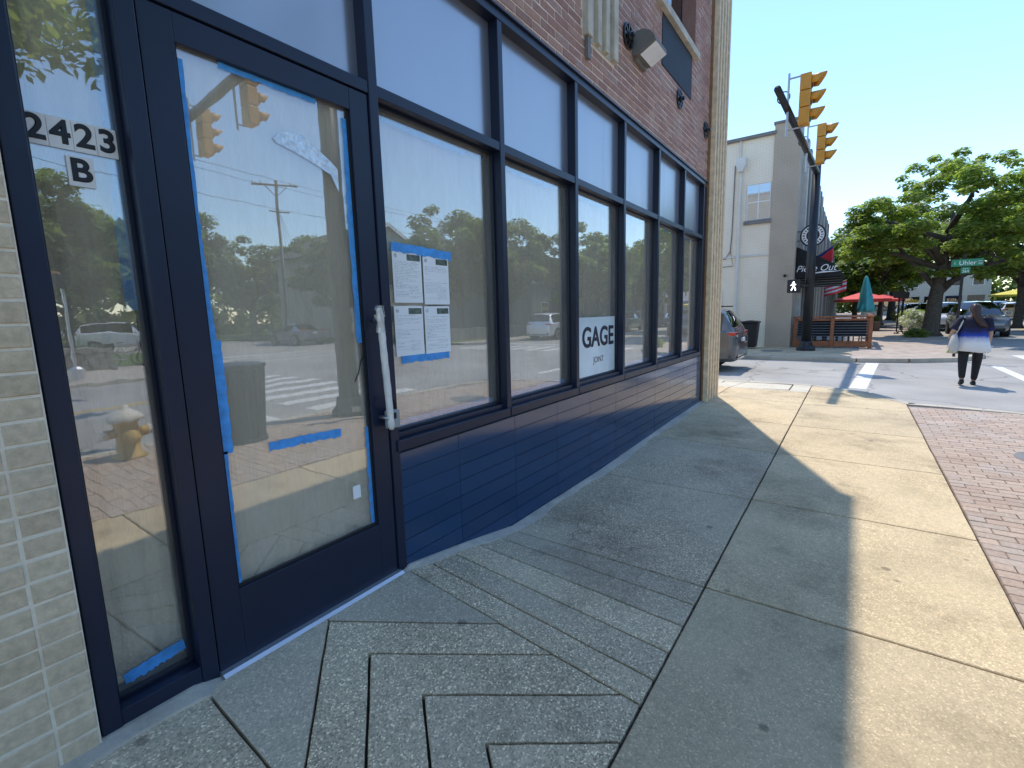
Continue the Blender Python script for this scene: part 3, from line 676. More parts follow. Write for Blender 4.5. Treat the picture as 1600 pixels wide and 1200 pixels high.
tape(dp, [(DG1-.014, 2.5), (DG1-.022, 2.0), (DG1-.018, 1.45)], .034, .0329, seedv=8); tape(dp, [(DG1-.012, 1.02), (DG1-.016, .5)], .032, .0329, seedv=10)
tape(dp, [(.95, 2.528), (1.35, 2.528)], .022, .0329, seedv=11)
tape(dp, [(.993, 1.036), (1.12, 1.034), (1.345, 1.022)], .04, .0328, seedv=12)
# torn flap of shiny backing
tn = MB(); up_ = [(1.136, 2.318), (1.17, 2.352), (1.22, 2.366), (1.274, 2.364), (1.33, 2.33), (1.40, 2.292), (1.437, 2.26)]; dn_ = [(1.15, 2.305), (1.19, 2.296), (1.24, 2.283), (1.29, 2.268), (1.34, 2.252), (1.40, 2.228), (1.436, 2.16)]
tn.add([(x, .0325+.0012*math.sin(x*60), z) for x, z in up_] + [(x, .0325, z) for x, z in dn_], [(k, k+1, 8+k, 7+k) for k in range(6)]); tn.build('torn_flap', 'foil', dp, world=True)
MB().box(1.385, 1.430, .0318, .0332, .665, .732).build('white_tag', 'white_paper', dp, world=True)
cr = MB(); cr.tube([(1.52, .0330, 1.42), (1.49, .0330, 1.36), (1.47, .0330, 1.30), (1.445, .0330, 1.26)], .003, 5); cr.build('black_smear', 'black_ink', dp, world=True)
# address cards
def card(x0, x1, z0, z1, ch, label, tilt=0):
    y = YG-.004; t_ = thing('number_card', label, 'number card', ((x0+x1)/2, y, z0), group='address cards on the sidelight')
    MB().box(x0, x1, y, y+.0012, z0, z1).build('card', 'white_paint', t_, world=True)
    text_obj('lettering', ch, (z1-z0)*1.06, 'black_ink', t_, ((x0+x1)/2, y-.0002, (z0+z1)/2+.001), (R(90), 0, 0), sx=1.0, bold=.0030, extrude=.0001)
dxs = [.386, .4445, .5035, .562, .6195]
for k, ch in enumerate('2423'):
    card(dxs[k]+.0006, dxs[k+1]-.0006, 2.122, 2.214, ch, ['white card with black numeral 2, leftmost on the sidelight', 'white card with black numeral 4 beside the leftmost 2', 'white card with black numeral 2 between the 4 and the 3', 'white card with black numeral 3 at the right end of the address'][k])
card(.478, .545, 2.014, 2.106, 'B', 'white card with black letter B below the address numbers')
# permit notices
def notice(x0, z1, label, sd):
    y = YG-.003; w, h = .213, .279; rng = random.Random(sd); t_ = thing('paper_notice', label, 'notice', (x0+w/2, y, z1-h), group='permit notices on the first window')
    MB().box(x0, x0+w, y, y+.0009, z1-h, z1).build('page', 'white_paper', t_, world=True)
    ln = MB(); z = z1-.055
    MB().box(x0+.105, x0+w-.008, y-.0007, y-.0001, z1-.046, z1-.012).build('photo_strip', 'print_dark', t_, world=True)
    MB().lathe([(.012, 0), (.012, .0005)], (x0+.024, y-.0001, z1-.026), 14, Matrix.Rotation(R(90), 3, 'X')).build('seal', 'print_grey', t_, world=True)
    while z > z1-h+.02:
        x = x0+.014; full = rng.random()
        if z < z1-.19 and rng.random() < .45: x = x0+.11
        while x < x0+w-.02:
            wl = rng.uniform(.006, .03)
            if x+wl > x0+w-.012 or rng.random() < .08: break
            ln.box(x, x+wl, y-.0006, y-.0001, z, z+rng.choice((.0018, .0022, .0028))); x += wl+.004
        z -= .0082
    kind(ln.build('print_lines', 'print_grey', t_, world=True, fix=False), 'stuff')
notice(1.773, 1.931, 'white permit notice, upper left of the four taped on the first window', 1); notice(2.000, 1.922, 'white permit notice, upper right of the four taped on the first window', 2)
nb = 1.634; notice(1.765, nb, 'white permit notice, lower left of the four taped on the first window', 3); notice(1.992, nb-.002, 'white permit notice, lower right of the four taped on the first window', 4)
tn = thing('tape_band', 'blue painter tape band along the top of the four notices', 'tape', (2.0, YG-.004, 1.93)); tape(tn, [(1.768, 1.952), (2.24, 1.935)], .05, YG-.0055, seedv=40)
tn = thing('tape_band', 'pale blue painter tape band under the four notices', 'tape', (2.0, YG-.004, 1.33)); tape(tn, [(1.80, 1.335), (2.19, 1.335)], .045, YG-.0015, seedv=41)
# shop sign inside the third window
y = YG-.0035; sg = thing('window_sign', 'pale blue sign with big dark letters standing in the third window', 'sign', (4.36, y, .965))
pm('sign_pale', (.74, .85, .88), .25, var=.08, coat=.7); pm('sign_navy', (.005, .008, .03), .5)
MB().box(3.80, 4.735, y, y+.0025, .962, 1.525).build('panel', 'sign_pale', sg, world=True)
text_obj('lettering', 'GAGE', .27, 'sign_navy', sg, (4.345, y-.0006, 1.325), (R(90), 0, 0), sx=1.0, bold=.006, extrude=.0001)
text_obj('lettering', 'JOINT', .085, 'sign_navy', sg, (4.345, y-.0006, 1.105), (R(90), 0, 0))
# key lock box on the handle
lb = thing('lock_box', 'grey key lock box hanging from the wrapped door handle', 'lock box', (1.60, -.04, 1.0))
MB().box(1.570, 1.640, -.062, -.018, 1.000, 1.096).build('body', 'grey_plastic', lb, world=True, bevel=.008)
MB().box(1.582, 1.612, -.068, -.060, 1.052, 1.084).build('dial', 'black_rubber', lb, world=True, bevel=.004)
MB().tube([(1.580, -.04, 1.09), (1.578, -.04, 1.135), (1.590, -.04, 1.155), (1.618, -.04, 1.150), (1.627, -.04, 1.13), (1.627, -.04, 1.09)], .0055, 8).build('shackle', 'black_rubber', lb, True, world=True)
# wall pack light
wl = thing('wall_light', 'dark grey wedge floodlight with a pale lens on the brick wall', 'light', (5.2, .02, 4.16))
MB().prism([(.02, 4.30), (-.03, 4.335), (-.10, 4.335), (-.17, 4.30), (-.215, 4.24), (-.225, 4.20), (-.06, 4.12), (.02, 4.12)], 'yz', 4.98, 5.34).build('housing', 'trim_grey', wl, world=True, bevel=.006)
MB().add([(5.0, -.222, 4.195), (5.32, -.222, 4.195), (5.32, -.065, 4.118), (5.0, -.065, 4.118), (5.0, -.224, 4.190), (5.32, -.224, 4.190), (5.32, -.066, 4.112), (5.0, -.066, 4.112)], [(0,1,2,3),(7,6,5,4),(0,4,5,1),(1,5,6,2),(2,6,7,3),(3,7,4,0)]).build('lens', 'lamp_clear', wl, world=True)
MB().box(5.02, 5.30, -.02, .02, 4.08, 4.14).build('bracket', 'trim_grey', wl, world=True)
# ---------------- trees ----------------
def crown_mesh(name, clumps, n, leaf, mat, seed, flat=.6, up=.75):
    rng = np.random.default_rng(seed); C = np.array([c[:3] for c in clumps]); RR = np.array([c[3] for c in clumps])
    w = RR**2.2; idx = rng.choice(len(C), n, p=w/w.sum())
    d = rng.normal(size=(n, 3)); d /= np.linalg.norm(d, axis=1)[:, None]
    rad = RR[idx]*rng.uniform(.25, 1.0, n)**.55
    P = C[idx] + d*rad[:, None]*np.array([1, 1, flat])
    nrm = rng.normal(size=(n, 3))*(1-up) + np.array([0, 0, up]) + d*.35; nrm /= np.linalg.norm(nrm, axis=1)[:, None]
    t1 = np.cross(nrm, rng.normal(size=(n, 3))); t1 /= np.linalg.norm(t1, axis=1)[:, None]; t2 = np.cross(nrm, t1)
    s = leaf*rng.uniform(.6, 1.35, n)[:, None]
    V = np.stack([P-t1*s, P+t2*s*.48+nrm*s*.08, P+t1*s, P-t2*s*.48+nrm*s*.08], 1).reshape(-1, 3)
    me = bpy.data.meshes.new(name); me.vertices.add(4*n); me.vertices.foreach_set('co', V.astype(np.float32).ravel())
    me.loops.add(4*n); me.loops.foreach_set('vertex_index', np.arange(4*n, dtype=np.int32)); me.polygons.add(n)
    me.polygons.foreach_set('loop_start', np.arange(0, 4*n, 4, dtype=np.int32)); me.update(calc_edges=True); me.materials.append(M[mat]); return me
def make_tree(name, label, base, h, rx, ry, zc0, seed, n=16000, leaf=.13, mat='leaf_a', trunk_r=.2, nl=9, group='street trees', flat=.6, lean=(0, 0), nclump=46, cr=.24):
    rng = random.Random(seed); t_ = thing(name, label, 'tree', base, 0, group)
    tr = MB(); top = zc0 + (h-zc0)*.55
    spine = [Vector((lean[0]*k/6 + rng.uniform(-.05, .05)*k*.4, lean[1]*k/6 + rng.uniform(-.05, .05)*k*.4, top*k/6)) for k in range(7)]
    rs = [trunk_r*1.75, trunk_r*1.05, trunk_r*.92, trunk_r*.8, trunk_r*.6, trunk_r*.4, trunk_r*.2]
    spine.insert(1, Vector((0, 0, .25))); rs.insert(1, trunk_r*1.15); tr.tube(spine, rs, 10)
    clumps = []; zc = (zc0+h)/2
    for k in range(nl):
        a = 2*math.pi*k/nl + rng.uniform(-.3, .3); z0 = zc0*.8 + (top-zc0*.8)*rng.uniform(0, .8)
        e = Vector((math.cos(a)*rx*rng.uniform(.6, .9), math.sin(a)*ry*rng.uniform(.6, .9), z0 + (h-z0)*rng.uniform(.15, .6)))
        s = Vector((lean[0]*z0/top, lean[1]*z0/top, z0)); mid = s.lerp(e, .5) + Vector((0, 0, .35)); mid2 = s.lerp(e, .78) + Vector((rng.uniform(-.3, .3), rng.uniform(-.3, .3), .3))
        tr.tube([s, mid, mid2, e], [trunk_r*.5, trunk_r*.32, trunk_r*.2, trunk_r*.08], 6)
        for q in range(3):
            e2 = mid.lerp(e, rng.uniform(.2, .9)) + Vector((rng.uniform(-1, 1)*rx*.3, rng.uniform(-1, 1)*ry*.3, rng.uniform(-.1, .8)))
            tr.tube([mid.lerp(e, .2+q*.25), e2], [trunk_r*.16, trunk_r*.05], 5); clumps.append((*e2, rx*cr*rng.uniform(.6, 1.1)))
        clumps.append((*e, rx*cr*rng.uniform(.7, 1.2)))
    for k in range(nclump):
        while True:
            d = Vector((rng.uniform(-1, 1), rng.uniform(-1, 1), rng.uniform(-1, 1)))
            if .35 < d.length < 1: break
        f = 1.0 if d.z > -.2 else .85
        clumps.append((lean[0]+d.x*rx*f, lean[1]+d.y*ry*f, zc + d.z*(h-zc0)/2, rx*cr*rng.uniform(.5, 1.25)*(1.1-.3*d.length)))
    tr.build('trunk', 'bark', t_, True)
    link('crown', crown_mesh('crown', clumps, n, leaf, mat, seed, flat), t_)
    return t_
def place(proto, loc, rz, s, label, group=None):
    c = copy_tree(proto); c.location = loc; c.rotation_euler = (0, 0, rz); c.scale = s if isinstance(s, tuple) else (s, s, s); c['label'] = label
    if group: c['group'] = group
    return c
street_tree = make_tree('street_tree', 'broad leafy street tree behind the green street sign', (30.9, -5.05, 0), 8.5, 4.2, 4.0, 2.4, 5, n=46000, leaf=.10, mat='leaf_a', trunk_r=.30, nl=13, flat=.5, nclump=120, cr=.155, lean=(0, -.35))
soft_tree = make_tree('street_tree', 'rounded pale green tree farther up the street behind the umbrellas', (47, -3.6, 0), 7.6, 3.6, 3.6, 1.9, 8, n=15000, leaf=.17, mat='leaf_b', trunk_r=.18, flat=.6)
big_tree = make_tree('shade_tree', 'tall dark shade tree far up the street beyond the parked cars', (62, -5, 0), 12, 5.6, 5.6, 2.4, 12, n=22000, leaf=.24, mat='leaf_c', trunk_r=.3, flat=.65)
place(soft_tree, (38.5, -8.6+2.9, 0), 2.1, (1.05, 1.05, 1.12), 'leafy street tree whose crown enters the right edge of the picture', 'street trees').location = (39.5, -9.9+.2, 0)
bpy.context.view_layer.update()
place(soft_tree, (56, -2.0, 0), 1.0, 1.1, 'pale green tree beyond the red umbrellas', 'street trees'); place(soft_tree, (52.5, -15.9, 0), 4.0, (1.0, 1.0, 1.05), 'small tree before the far shop fronts at the right edge', 'street trees')
place(big_tree, (84, 3, 0), 2.6, 1.0, 'dark tree above the far end of the shop row', 'street trees'); place(big_tree, (70, -24.5, 0), 3.6, .95, 'dark tree on the far side of the street at the right', 'street trees')

# ---------------- building across the side street ----------------
bb = thing('painted_building', 'pale painted brick building with a taupe corner pier across the side street', 'building', (26, 4, 0))
XB = 21.55
def Q(name, mat, x0, x1, y0, y1, z0, z1, parent=None, bevel=0): return Box(name, mat, x0, x1, y0, y1, z0, z1, parent or bb, bevel)
mt, t, b = nodes('painted_brick'); P = pos(t); sx_ = t.nodes.new('ShaderNodeSeparateXYZ'); t.links.new(P, sx_.inputs[0]); cx_ = t.nodes.new('ShaderNodeCombineXYZ')
t.links.new(sx_.outputs[1], cx_.inputs[0]); t.links.new(sx_.outputs[2], cx_.inputs[1]); bk = t.nodes.new('ShaderNodeTexBrick'); t.links.new(cx_.outputs[0], bk.inputs['Vector'])
bk.inputs['Scale'].default_value = 1; bk.inputs['Brick Width'].default_value = .213; bk.inputs['Row Height'].default_value = .0677; bk.inputs['Mortar Size'].default_value = .006; bk.inputs['Mortar Smooth'].default_value = .3
c = ramp(t, noise(t, 1.2, 7), [(.3, (.88, .77, .61)), (.7, (.95, .85, .69))]); c = mixc(t, math_(t, 'MULTIPLY', bk.outputs['Fac'], .3), c, (.30, .29, .28))
t.links.new(c, b.inputs['Base Color']); b.inputs['Roughness'].default_value = .75; bump(t, b, math_(t, 'SUBTRACT', 1.0, bk.outputs['Fac']), .6, .006); MATS['painted_brick'] = mt
m2 = mt.copy(); m2.name = 'painted_taupe'; MATS['painted_taupe'] = m2
for nd in m2.node_tree.nodes:
    if nd.type == 'VALTORGB': nd.color_ramp.elements[0].color = (.46, .38, .29, 1); nd.color_ramp.elements[1].color = (.53, .445, .345, 1)
    if nd.type == 'MIX': nd.inputs[7].default_value = (.14, .13, .12, 1)
Q('wall', 'painted_brick', XB, 34, .9, 16, -.2, 8.08); Q('corner_pier', 'painted_taupe', XB-.06, XB+.9, .02, .9, -.2, 8.42, None, .01)
cp = Q('coping', 'trim_grey', XB-.12, 34, .85, 16, 8.08, 8.2); Q('coping', 'trim_grey', XB-.11, XB+.95, -.03, .94, 8.42, 8.50)
Q('front_wall', 'taupe_paint', XB+.9, 34, .10, .9, -.2, 7.6)
for k in range(9):     # fins of the street front
    x = XB+1.15+k*1.28; Q('pilaster', 'pilaster_light' if k % 2 == 0 else 'taupe_paint', x, x+.42, -.16+.0*k, .11, -.1, 8.0-.04*k, None, .01)
    if k < 8:
        for z0, z1 in ((4.3, 6.3),):
            w = Q('window', 'trim_grey', x+.5, x+1.2, .07, .12, z0, z1); Q('pane', 'house_glass', x+.55, x+1.15, .055, .068, z0+.05, z1-.05, w)
        Q('shop_window', 'house_glass', x+.46, x+1.24, .05, .098, .7, 2.6)
w = Q('window', 'pilaster_light', XB-.019, XB+.05, .93, 1.80, 5.02, 6.38)
glassmat('pale_glass', .30, (.8, .85, .9))
for y0, y1 in ((.97, 1.345), (1.385, 1.76)):
    for z0, z1 in ((5.06, 5.68), (5.72, 6.34)): Q('pane', 'pale_glass', XB-.03, XB-.021, y0, y1, z0, z1, w)
Q('blind', 'white_paper', XB-.0205, XB-.0195, .95, 1.78, 5.04, 6.36, w); Q('sill', 'trim_grey', XB-.10, XB+.02, .88, 1.86, 4.86, 5.0, w)
ds = MB(); ds.tube([(XB-.09, 2.02, .1), (XB-.09, 2.02, 6.9)], .05, 8); ds.build('downspout', 'grey_white_paint', bb, world=True)
MB().prism([(1.84, 7.4), (2.2, 7.4), (2.2, 7.15), (2.1, 6.9), (1.94, 6.9), (1.84, 7.15)], 'yz', XB-.26, XB).build('leader_head', 'grey_white_paint', bb, world=True)
MB().tube([(XB-.05, 2.08, 7.4), (XB-.05, 2.08, 8.2)], .035, 6).build('downspout', 'grey_white_paint', bb, world=True)
cd = MB(); cd.tube([(XB-.03, 2.25, 7.2), (XB-.03, 2.28, 4.6), (XB-.03, 2.32, 3.9), (XB-.03, 2.5, 3.6), (XB-.03, 4.5, 3.55)], .02, 5); cd.tube([(XB-.03, 2.32, 3.9), (XB-.03, 2.2, 3.3), (XB-.03, 4.0, 3.2)], .014, 5); cd.build('conduit', 'trim_grey', bb, world=True)
Q('ledge', 'grey_white_paint', XB-.04, XB+.02, .9, 15, 3.62, 3.70); Q('side_door', 'grey_white_paint', XB-.03, XB+.02, 2.55, 3.5, .0, 2.3)
MB().lathe([(.05, 0), (.05, .12), (0, .14)], (XB-.06, .30, 2.78), 8, Matrix.Rotation(R(-90), 3, 'Y')).build('wall_lamp', 'black_metal', bb, world=True)
MB().tube([(XB-.05, 2.9+.12*math.cos(a), 2.0+.16*math.sin(a)) for a in np.linspace(0, 6.28, 12)], .02, 5).build('hose_loop', 'trim_grey', bb, world=True)
rows = [(34, 43, 7.4, 'red_brick', 'brown brick shop front next along the row'), (43, 56, 6.6, 'pilaster_brown', 'low brown shop front farther along the row'), (56, 72, 6.0, 'grey_render', 'grey shop front at the far end of the row')]
for x0, x1, hh, mat, lab in rows:
    sb = thing('shop_row_building', lab, 'building', ((x0+x1)/2, 4, 0), group='shop row'); Box('wall', mat, x0, x1, .05, 14, -.2, hh, sb); Box('coping', 'trim_grey', x0-.03, x1+.03, -.05, 14, hh, hh+.12, sb)
    n = int((x1-x0)/1.6)
    for k in range(n):
        x = x0+.15+k*(x1-x0)/n; Box('pilaster', 'pilaster_light' if k % 2 else 'taupe_paint', x, x+.4, -.15, .06, 0, hh-.1, sb)
        wd = Box('window', 'trim_grey', x+.55, x+1.25, .0, .06, 3.9, 5.4, sb); Box('pane', 'house_glass', x+.6, x+1.2, -.01, -.001, 3.95, 5.35, wd)
        Box('shop_window', 'house_glass', x+.5, x+1.3, .0, .049, .6, 2.6, sb)
# awning with script lettering
aw = thing('shop_awning', 'black fabric awning with white script lettering above the patio', 'awning', (22.6, 0, 2.7))
sec = [(.0, 3.88), (-1.18, 3.20), (-1.56, 2.74), (-1.56, 2.68), (0, 2.68)]
MB().prism(sec, 'yz', 22.0, 24.6).build('cover', 'black_fabric', aw, world=True)
MB().prism([(-.06, 2.68), (-1.54, 2.68), (-1.54, 2.32), (-.06, 2.32)], 'yz', 22.3, 22.34).build('valance', 'black_fabric', aw, world=True)
for k in range(4): Box('slat', 'trim_grey', 22.27, 22.3, -1.52, -.1, 2.36+k*.09, 2.375+k*.09, aw)
text_obj('lettering', 'Piece Out', .34, 'sign_white', aw, (21.985, -.66, 3.02), (R(90), 0, R(-90)), shear=.35, sx=.95)
sw = MB(); up_ = []; 
for k in range(17):
    u = k/16; y = -.35 - 1.12*u; z = 2.80 + .07*math.sin(u*2.4) + (.16*max(0, u-.8)); up_.append((21.985, y, z))
sw.tube(up_, [.004+.022*math.sin(math.pi*k/16) for k in range(17)], 6); sw.build('swoosh', 'sign_white', aw, world=True)
# projecting round sign
rs_ = thing('round_sign', 'round black and white sign bracketed off the corner shop wall', 'sign', (22.0, -.5, 3.85)); rot = Matrix.Rotation(R(90), 3, 'Y')
MB().lathe([(.42, -.03), (.42, .03)], (22.05, -.50, 4.27), 32, rot).build('disc', 'sign_white', rs_, world=True)
MB().tube([(22.02, -.50+.40*math.cos(a), 4.27+.40*math.sin(a)) for a in np.linspace(0, 2*math.pi, 33)], .03, 6, cap=False).build('rim', 'black_metal', rs_, world=True)
MB().lathe([(.22, -.035), (.22, .035)], (22.05, -.50, 4.27), 24, rot).build('centre', 'black_ink', rs_, world=True)
tk = MB()
for k in range(20):
    a = 2*math.pi*k/20; c_ = Vector((22.015, -.50+.30*math.cos(a), 4.27+.30*math.sin(a))); tk.bar(c_ - Vector((0, math.cos(a), math.sin(a)))*.035, c_ + Vector((0, math.cos(a), math.sin(a)))*.035, .03 if k % 3 else .045, .01, (1, 0, 0))
kind(tk.build('ring_letters', 'black_ink', rs_, world=True), 'stuff')
MB().lathe([(.10, -.04), (.10, .04)], (22.05, -.46, 4.30), 14, rot).build('emblem', 'sign_white', rs_, world=True)
MB().bar((22.05, .1, 4.45), (22.05, -.2, 4.45), .03).bar((22.05, .1, 4.10), (22.05, -.2, 4.10), .03).build('bracket', 'black_metal', rs_, world=True)
# flag on an angled staff
def flag(label, base, tip, w, h, cols, name='flag', off=0):
    f = thing(name, label, 'flag', base); B_, T_ = Vector(base), Vector(tip)
    MB().tube([B_, T_], .018, 6).build('staff', 'steel', f, world=True)
    d = (T_-B_).normalized(); n = 14
    for k, cmat in enumerate(cols):
        mb = MB(); vs = []
        for i in range(n+1):
            u = i/n; p = T_ - d*(w*u+off) ; wv = .06*math.sin(u*7)
            for e in (0, 1):
                q = (k+e)/len(cols); vs.append(p + Vector((wv*(.4+q), .03*math.sin(u*9), -h*q*(1-.15*u))))
        mb.add(vs, [(2*i, 2*i+1, 2*i+3, 2*i+2) for i in range(n)]); o = mb.build('stripe', cmat, f, world=True, smooth=True); o.modifiers.new('s', 'SOLIDIFY').thickness = .004
    return f
flag('red flag with blue and white bands hanging before the black awning', (23.3, -.1, 3.2), (22.55, -1.48, 4.12), .95, .85, ['flag_blue', 'flag_red', 'flag_red', 'flag_red', 'flag_red', 'flag_white', 'flag_red'], off=.42)
flag('small striped flag hanging below the awning', (27.5, -.1, 2.2), (27.3, -1.6, 2.75), .9, .5, ['flag_red', 'flag_white', 'flag_red', 'flag_white', 'flag_red'])
# patio fence
pf = thing('patio_fence', 'reddish wooden patio fence with steel cables in front of the shop', 'fence', (21.7, -1.3, 0))
FXX = 21.75; posts = [-.12, -1.33, -2.50]
for y in posts: Box('post', 'cedar', FXX-.06, FXX+.06, y-.06, y+.06, 0, 1.14, pf, .006)
Box('top_rail', 'cedar', FXX-.09, FXX+.09, -2.58, -.04, 1.14, 1.20, pf, .006)
for a, b_ in ((-1.27, -.18), (-2.44, -1.39)):
    Box('bottom_board', 'cedar', FXX-.025, FXX+.025, a, b_, .05, .26, pf, .004); Box('upper_board', 'cedar', FXX-.02, FXX+.02, a, b_, 1.02, 1.10, pf, .004)
    for k in range(7): MB().tube([(FXX, a, .34+k*.1), (FXX, b_, .34+k*.1)], .006, 5).build('cable', 'steel', pf, world=True)
for x in (23.2, 24.7, 26.2): Box('post', 'cedar', x-.06, x+.06, -2.56, -2.44, 0, 1.14, pf, .006)
Box('top_rail', 'cedar', FXX+.09, 26.3, -2.58, -2.42, 1.14, 1.20, pf, .006); Box('bottom_board', 'cedar', FXX+.06, 26.2, -2.53, -2.47, .05, .26, pf)
for k in range(7): MB().tube([(FXX, -2.5, .34+k*.1), (26.2, -2.5, .34+k*.1)], .006, 5).build('cable', 'steel', pf, world=True)
Box('planter_or_backing', 'black_fabric', 21.95, 22.2, -2.38, -.2, .42, 1.02, pf)  # black box added as a dark backing behind the fence cables
# patio furniture
def patio_table(loc, label):
    t_ = thing('patio_table', label, 'table', loc, group='patio tables'); MB().box(-.38, .38, -.38, .38, .72, .75).build('top', 'black_metal', t_, bevel=.006); MB().tube([(0, 0, .02), (0, 0, .72)], .035, 8).build('stem', 'black_metal', t_)
    MB().bar((-.28, 0, .02), (.28, 0, .02), .05, .03).bar((0, -.28, .021), (0, .28, .021), .05, .03).build('foot', 'black_metal', t_)
def patio_chair(loc, rz, label):
    t_ = thing('patio_chair', label, 'chair', loc, rz, 'patio chairs'); MB().box(-.21, .21, -.21, .21, .43, .46).build('seat', 'black_metal', t_, bevel=.006)
    for sx2 in (-1, 1):
        for sy in (-1, 1): MB().bar((sx2*.19, sy*.19, 0), (sx2*.18, sy*.18, .43), .03).build('leg', 'black_metal', t_)
        MB().bar((sx2*.18, .2, .44), (sx2*.18, .26, .88), .028).build('upright', 'black_metal', t_)
    for z in (.58, .68, .78, .86): MB().bar((-.18, .2+(z-.44)*.13, z), (.18, .2+(z-.44)*.13, z), .05, .015).build('back_slat', 'black_metal', t_)
for k, (x, y) in enumerate(((22.9, -.75), (22.9, -1.85), (24.5, -1.3), (26.0, -.9))):
    patio_table((x, y, 0), ['black patio table nearest the taupe wall behind the fence', 'black patio table behind the right half of the fence', 'black patio table in the second row', 'black patio table in the third row'][k])
    patio_chair((x-.1, y+.55, 0), 0.1, ['black slatted chair left of the first patio table', 'black slatted chair between the two front patio tables', 'black chair left of the second row table', 'black chair left of the third row table'][k]); patio_chair((x+.05, y-.52, 0), 3.1, ['black slatted chair right of the first patio table', 'black slatted chair at the fence corner', 'black chair right of the second row table', 'black chair right of the third row table'][k])
def umbrella(label, loc, r, z0, z1, mat):
    t_ = thing('patio_umbrella', label, 'umbrella', loc, group='patio umbrellas'); MB().tube([(0, 0, 0), (0, 0, z1)], .022, 8).build('pole', 'steel', t_); n = 8; mb = MB()
    vs = [(0, 0, z1)] + [(r*math.cos(2*math.pi*k/n), r*math.sin(2*math.pi*k/n), z0) for k in range(n)] + [(r*math.cos(2*math.pi*k/n), r*math.sin(2*math.pi*k/n), z0-.15) for k in range(n)]
    mb.add(vs, [(0, 1+k, 1+(k+1) % n) for k in range(n)] + [(1+k, 1+n+k, 1+n+(k+1) % n, 1+(k+1) % n) for k in range(n)]); o = mb.build('canopy', mat, t_); o.modifiers.new('s', 'SOLIDIFY').thickness = .006
    MB().box(-.3, .3, -.3, .3, 0, .06).build('base', 'black_metal', t_); return t_
umbrella('open red patio umbrella beside the teal one', (38.2, -2.35, 0), 1.5, 1.95, 2.42, 'red_fabric'); umbrella('second open red umbrella farther up the walk', (42.2, -3.55, 0), 1.2, 1.92, 2.3, 'red_fabric'); umbrella('open yellow umbrella across the street', (60, -13.4, 0), 1.75, 2.15, 2.6, 'yellow_fabric')
um = thing('closed_umbrella', 'closed teal patio umbrella above the fence', 'umbrella', (24.2, -2.28, 0)); MB().tube([(0, 0, 0), (0, 0, 2.72)], .022, 8).build('pole', 'steel', um); MB().box(-.25, .25, -.25, .25, 0, .06).build('base', 'black_metal', um)
rg = []
for k, (r, z) in enumerate([(.02, 2.74), (.07, 2.62), (.12, 2.35), (.17, 2.05), (.20, 1.75), (.24, 1.5), (.26, 1.36), (.20, 1.30)]):
    rg.append([((r*(1+.22*math.sin(j*4*math.pi/6+k*.25)))*math.cos(2*math.pi*j/24), (r*(1+.25*math.sin(j*5*math.pi/6+k*.2)))*math.sin(2*math.pi*j/24) - .05*(2.74-z), z) for j in range(24)])
MB().rings(rg).build('folded_canopy', 'teal_fabric', um, True)
# ---------------- traffic signals ----------------
def signal_head(name, label, loc, face, group):
    """three section head, local +x is the way it faces, origin at the top of the hanger"""
    t_ = thing(name, label, 'traffic light', loc, face, group)
    for k in range(3):
        z = -.06-.36*k; s_ = MB().box(-.12, .10, -.17, .17, z-.345, z).build('section', 'signal_yellow', t_, bevel=.015)
        vz = z-.17; vis = MB(); rg = []
        for j in range(13):
            a = R(-25) + R(230)*j/12; rg.append(a)
        pin = []; vs = []; L_ = .30
        for a in rg:
            ca, sa = math.cos(a), math.sin(a); ln = L_*(.45+.55*max(0, (sa+.45)/1.45))
            vs += [(.09, .145*ca, vz+.145*sa), (.09+ln, .150*ca, vz+.150*sa-.03*ln)]
        vis.add(vs, [(2*j, 2*j+1, 2*j+3, 2*j+2) for j in range(12)]); o = vis.build('visor', 'signal_yellow', t_, True); o.modifiers.new('s', 'SOLIDIFY').thickness = .008
        MB().lathe([(.138, 0), (.138, .01), (.1, .035), (0, .045)], (.10, 0, vz), 18, Matrix.Rotation(R(90), 3, 'Y')).build('lens', ['tail_dark', 'amber_dark', 'green_dark'][k], t_, True)
    return t_
pm('tail_dark', (.12, .01, .01), .25); pm('amber_dark', (.16, .08, .01), .25); pm('green_dark', (.02, .10, .06), .25)
PX, PY = 20.15, -.62
tp = thing('signal_pole', 'black traffic signal pole with mast arm beside the painted building', 'signal pole', (PX, PY, 0))
MB().tube([(PX, PY, .0), (PX+.02, PY, 6.35)], [.165, .125], 14).build('pole', 'dark_pole', tp, True, world=True)
MB().lathe([(.30, 0), (.30, .08), (.22, .16), (.2, .3), (.165, .34)], (PX, PY, .004), 12).build('base', 'dark_pole', tp, world=True)
AE = Vector((12.25, -.34, 6.18)); AS = Vector((PX, PY, 6.12)); AD = (AE-AS)
MB().tube([AS, AS+AD*.5+Vector((0, 0, .03)), AE], [.10, .085, .07], 12).build('mast_arm', 'dark_pole', tp, True, world=True)
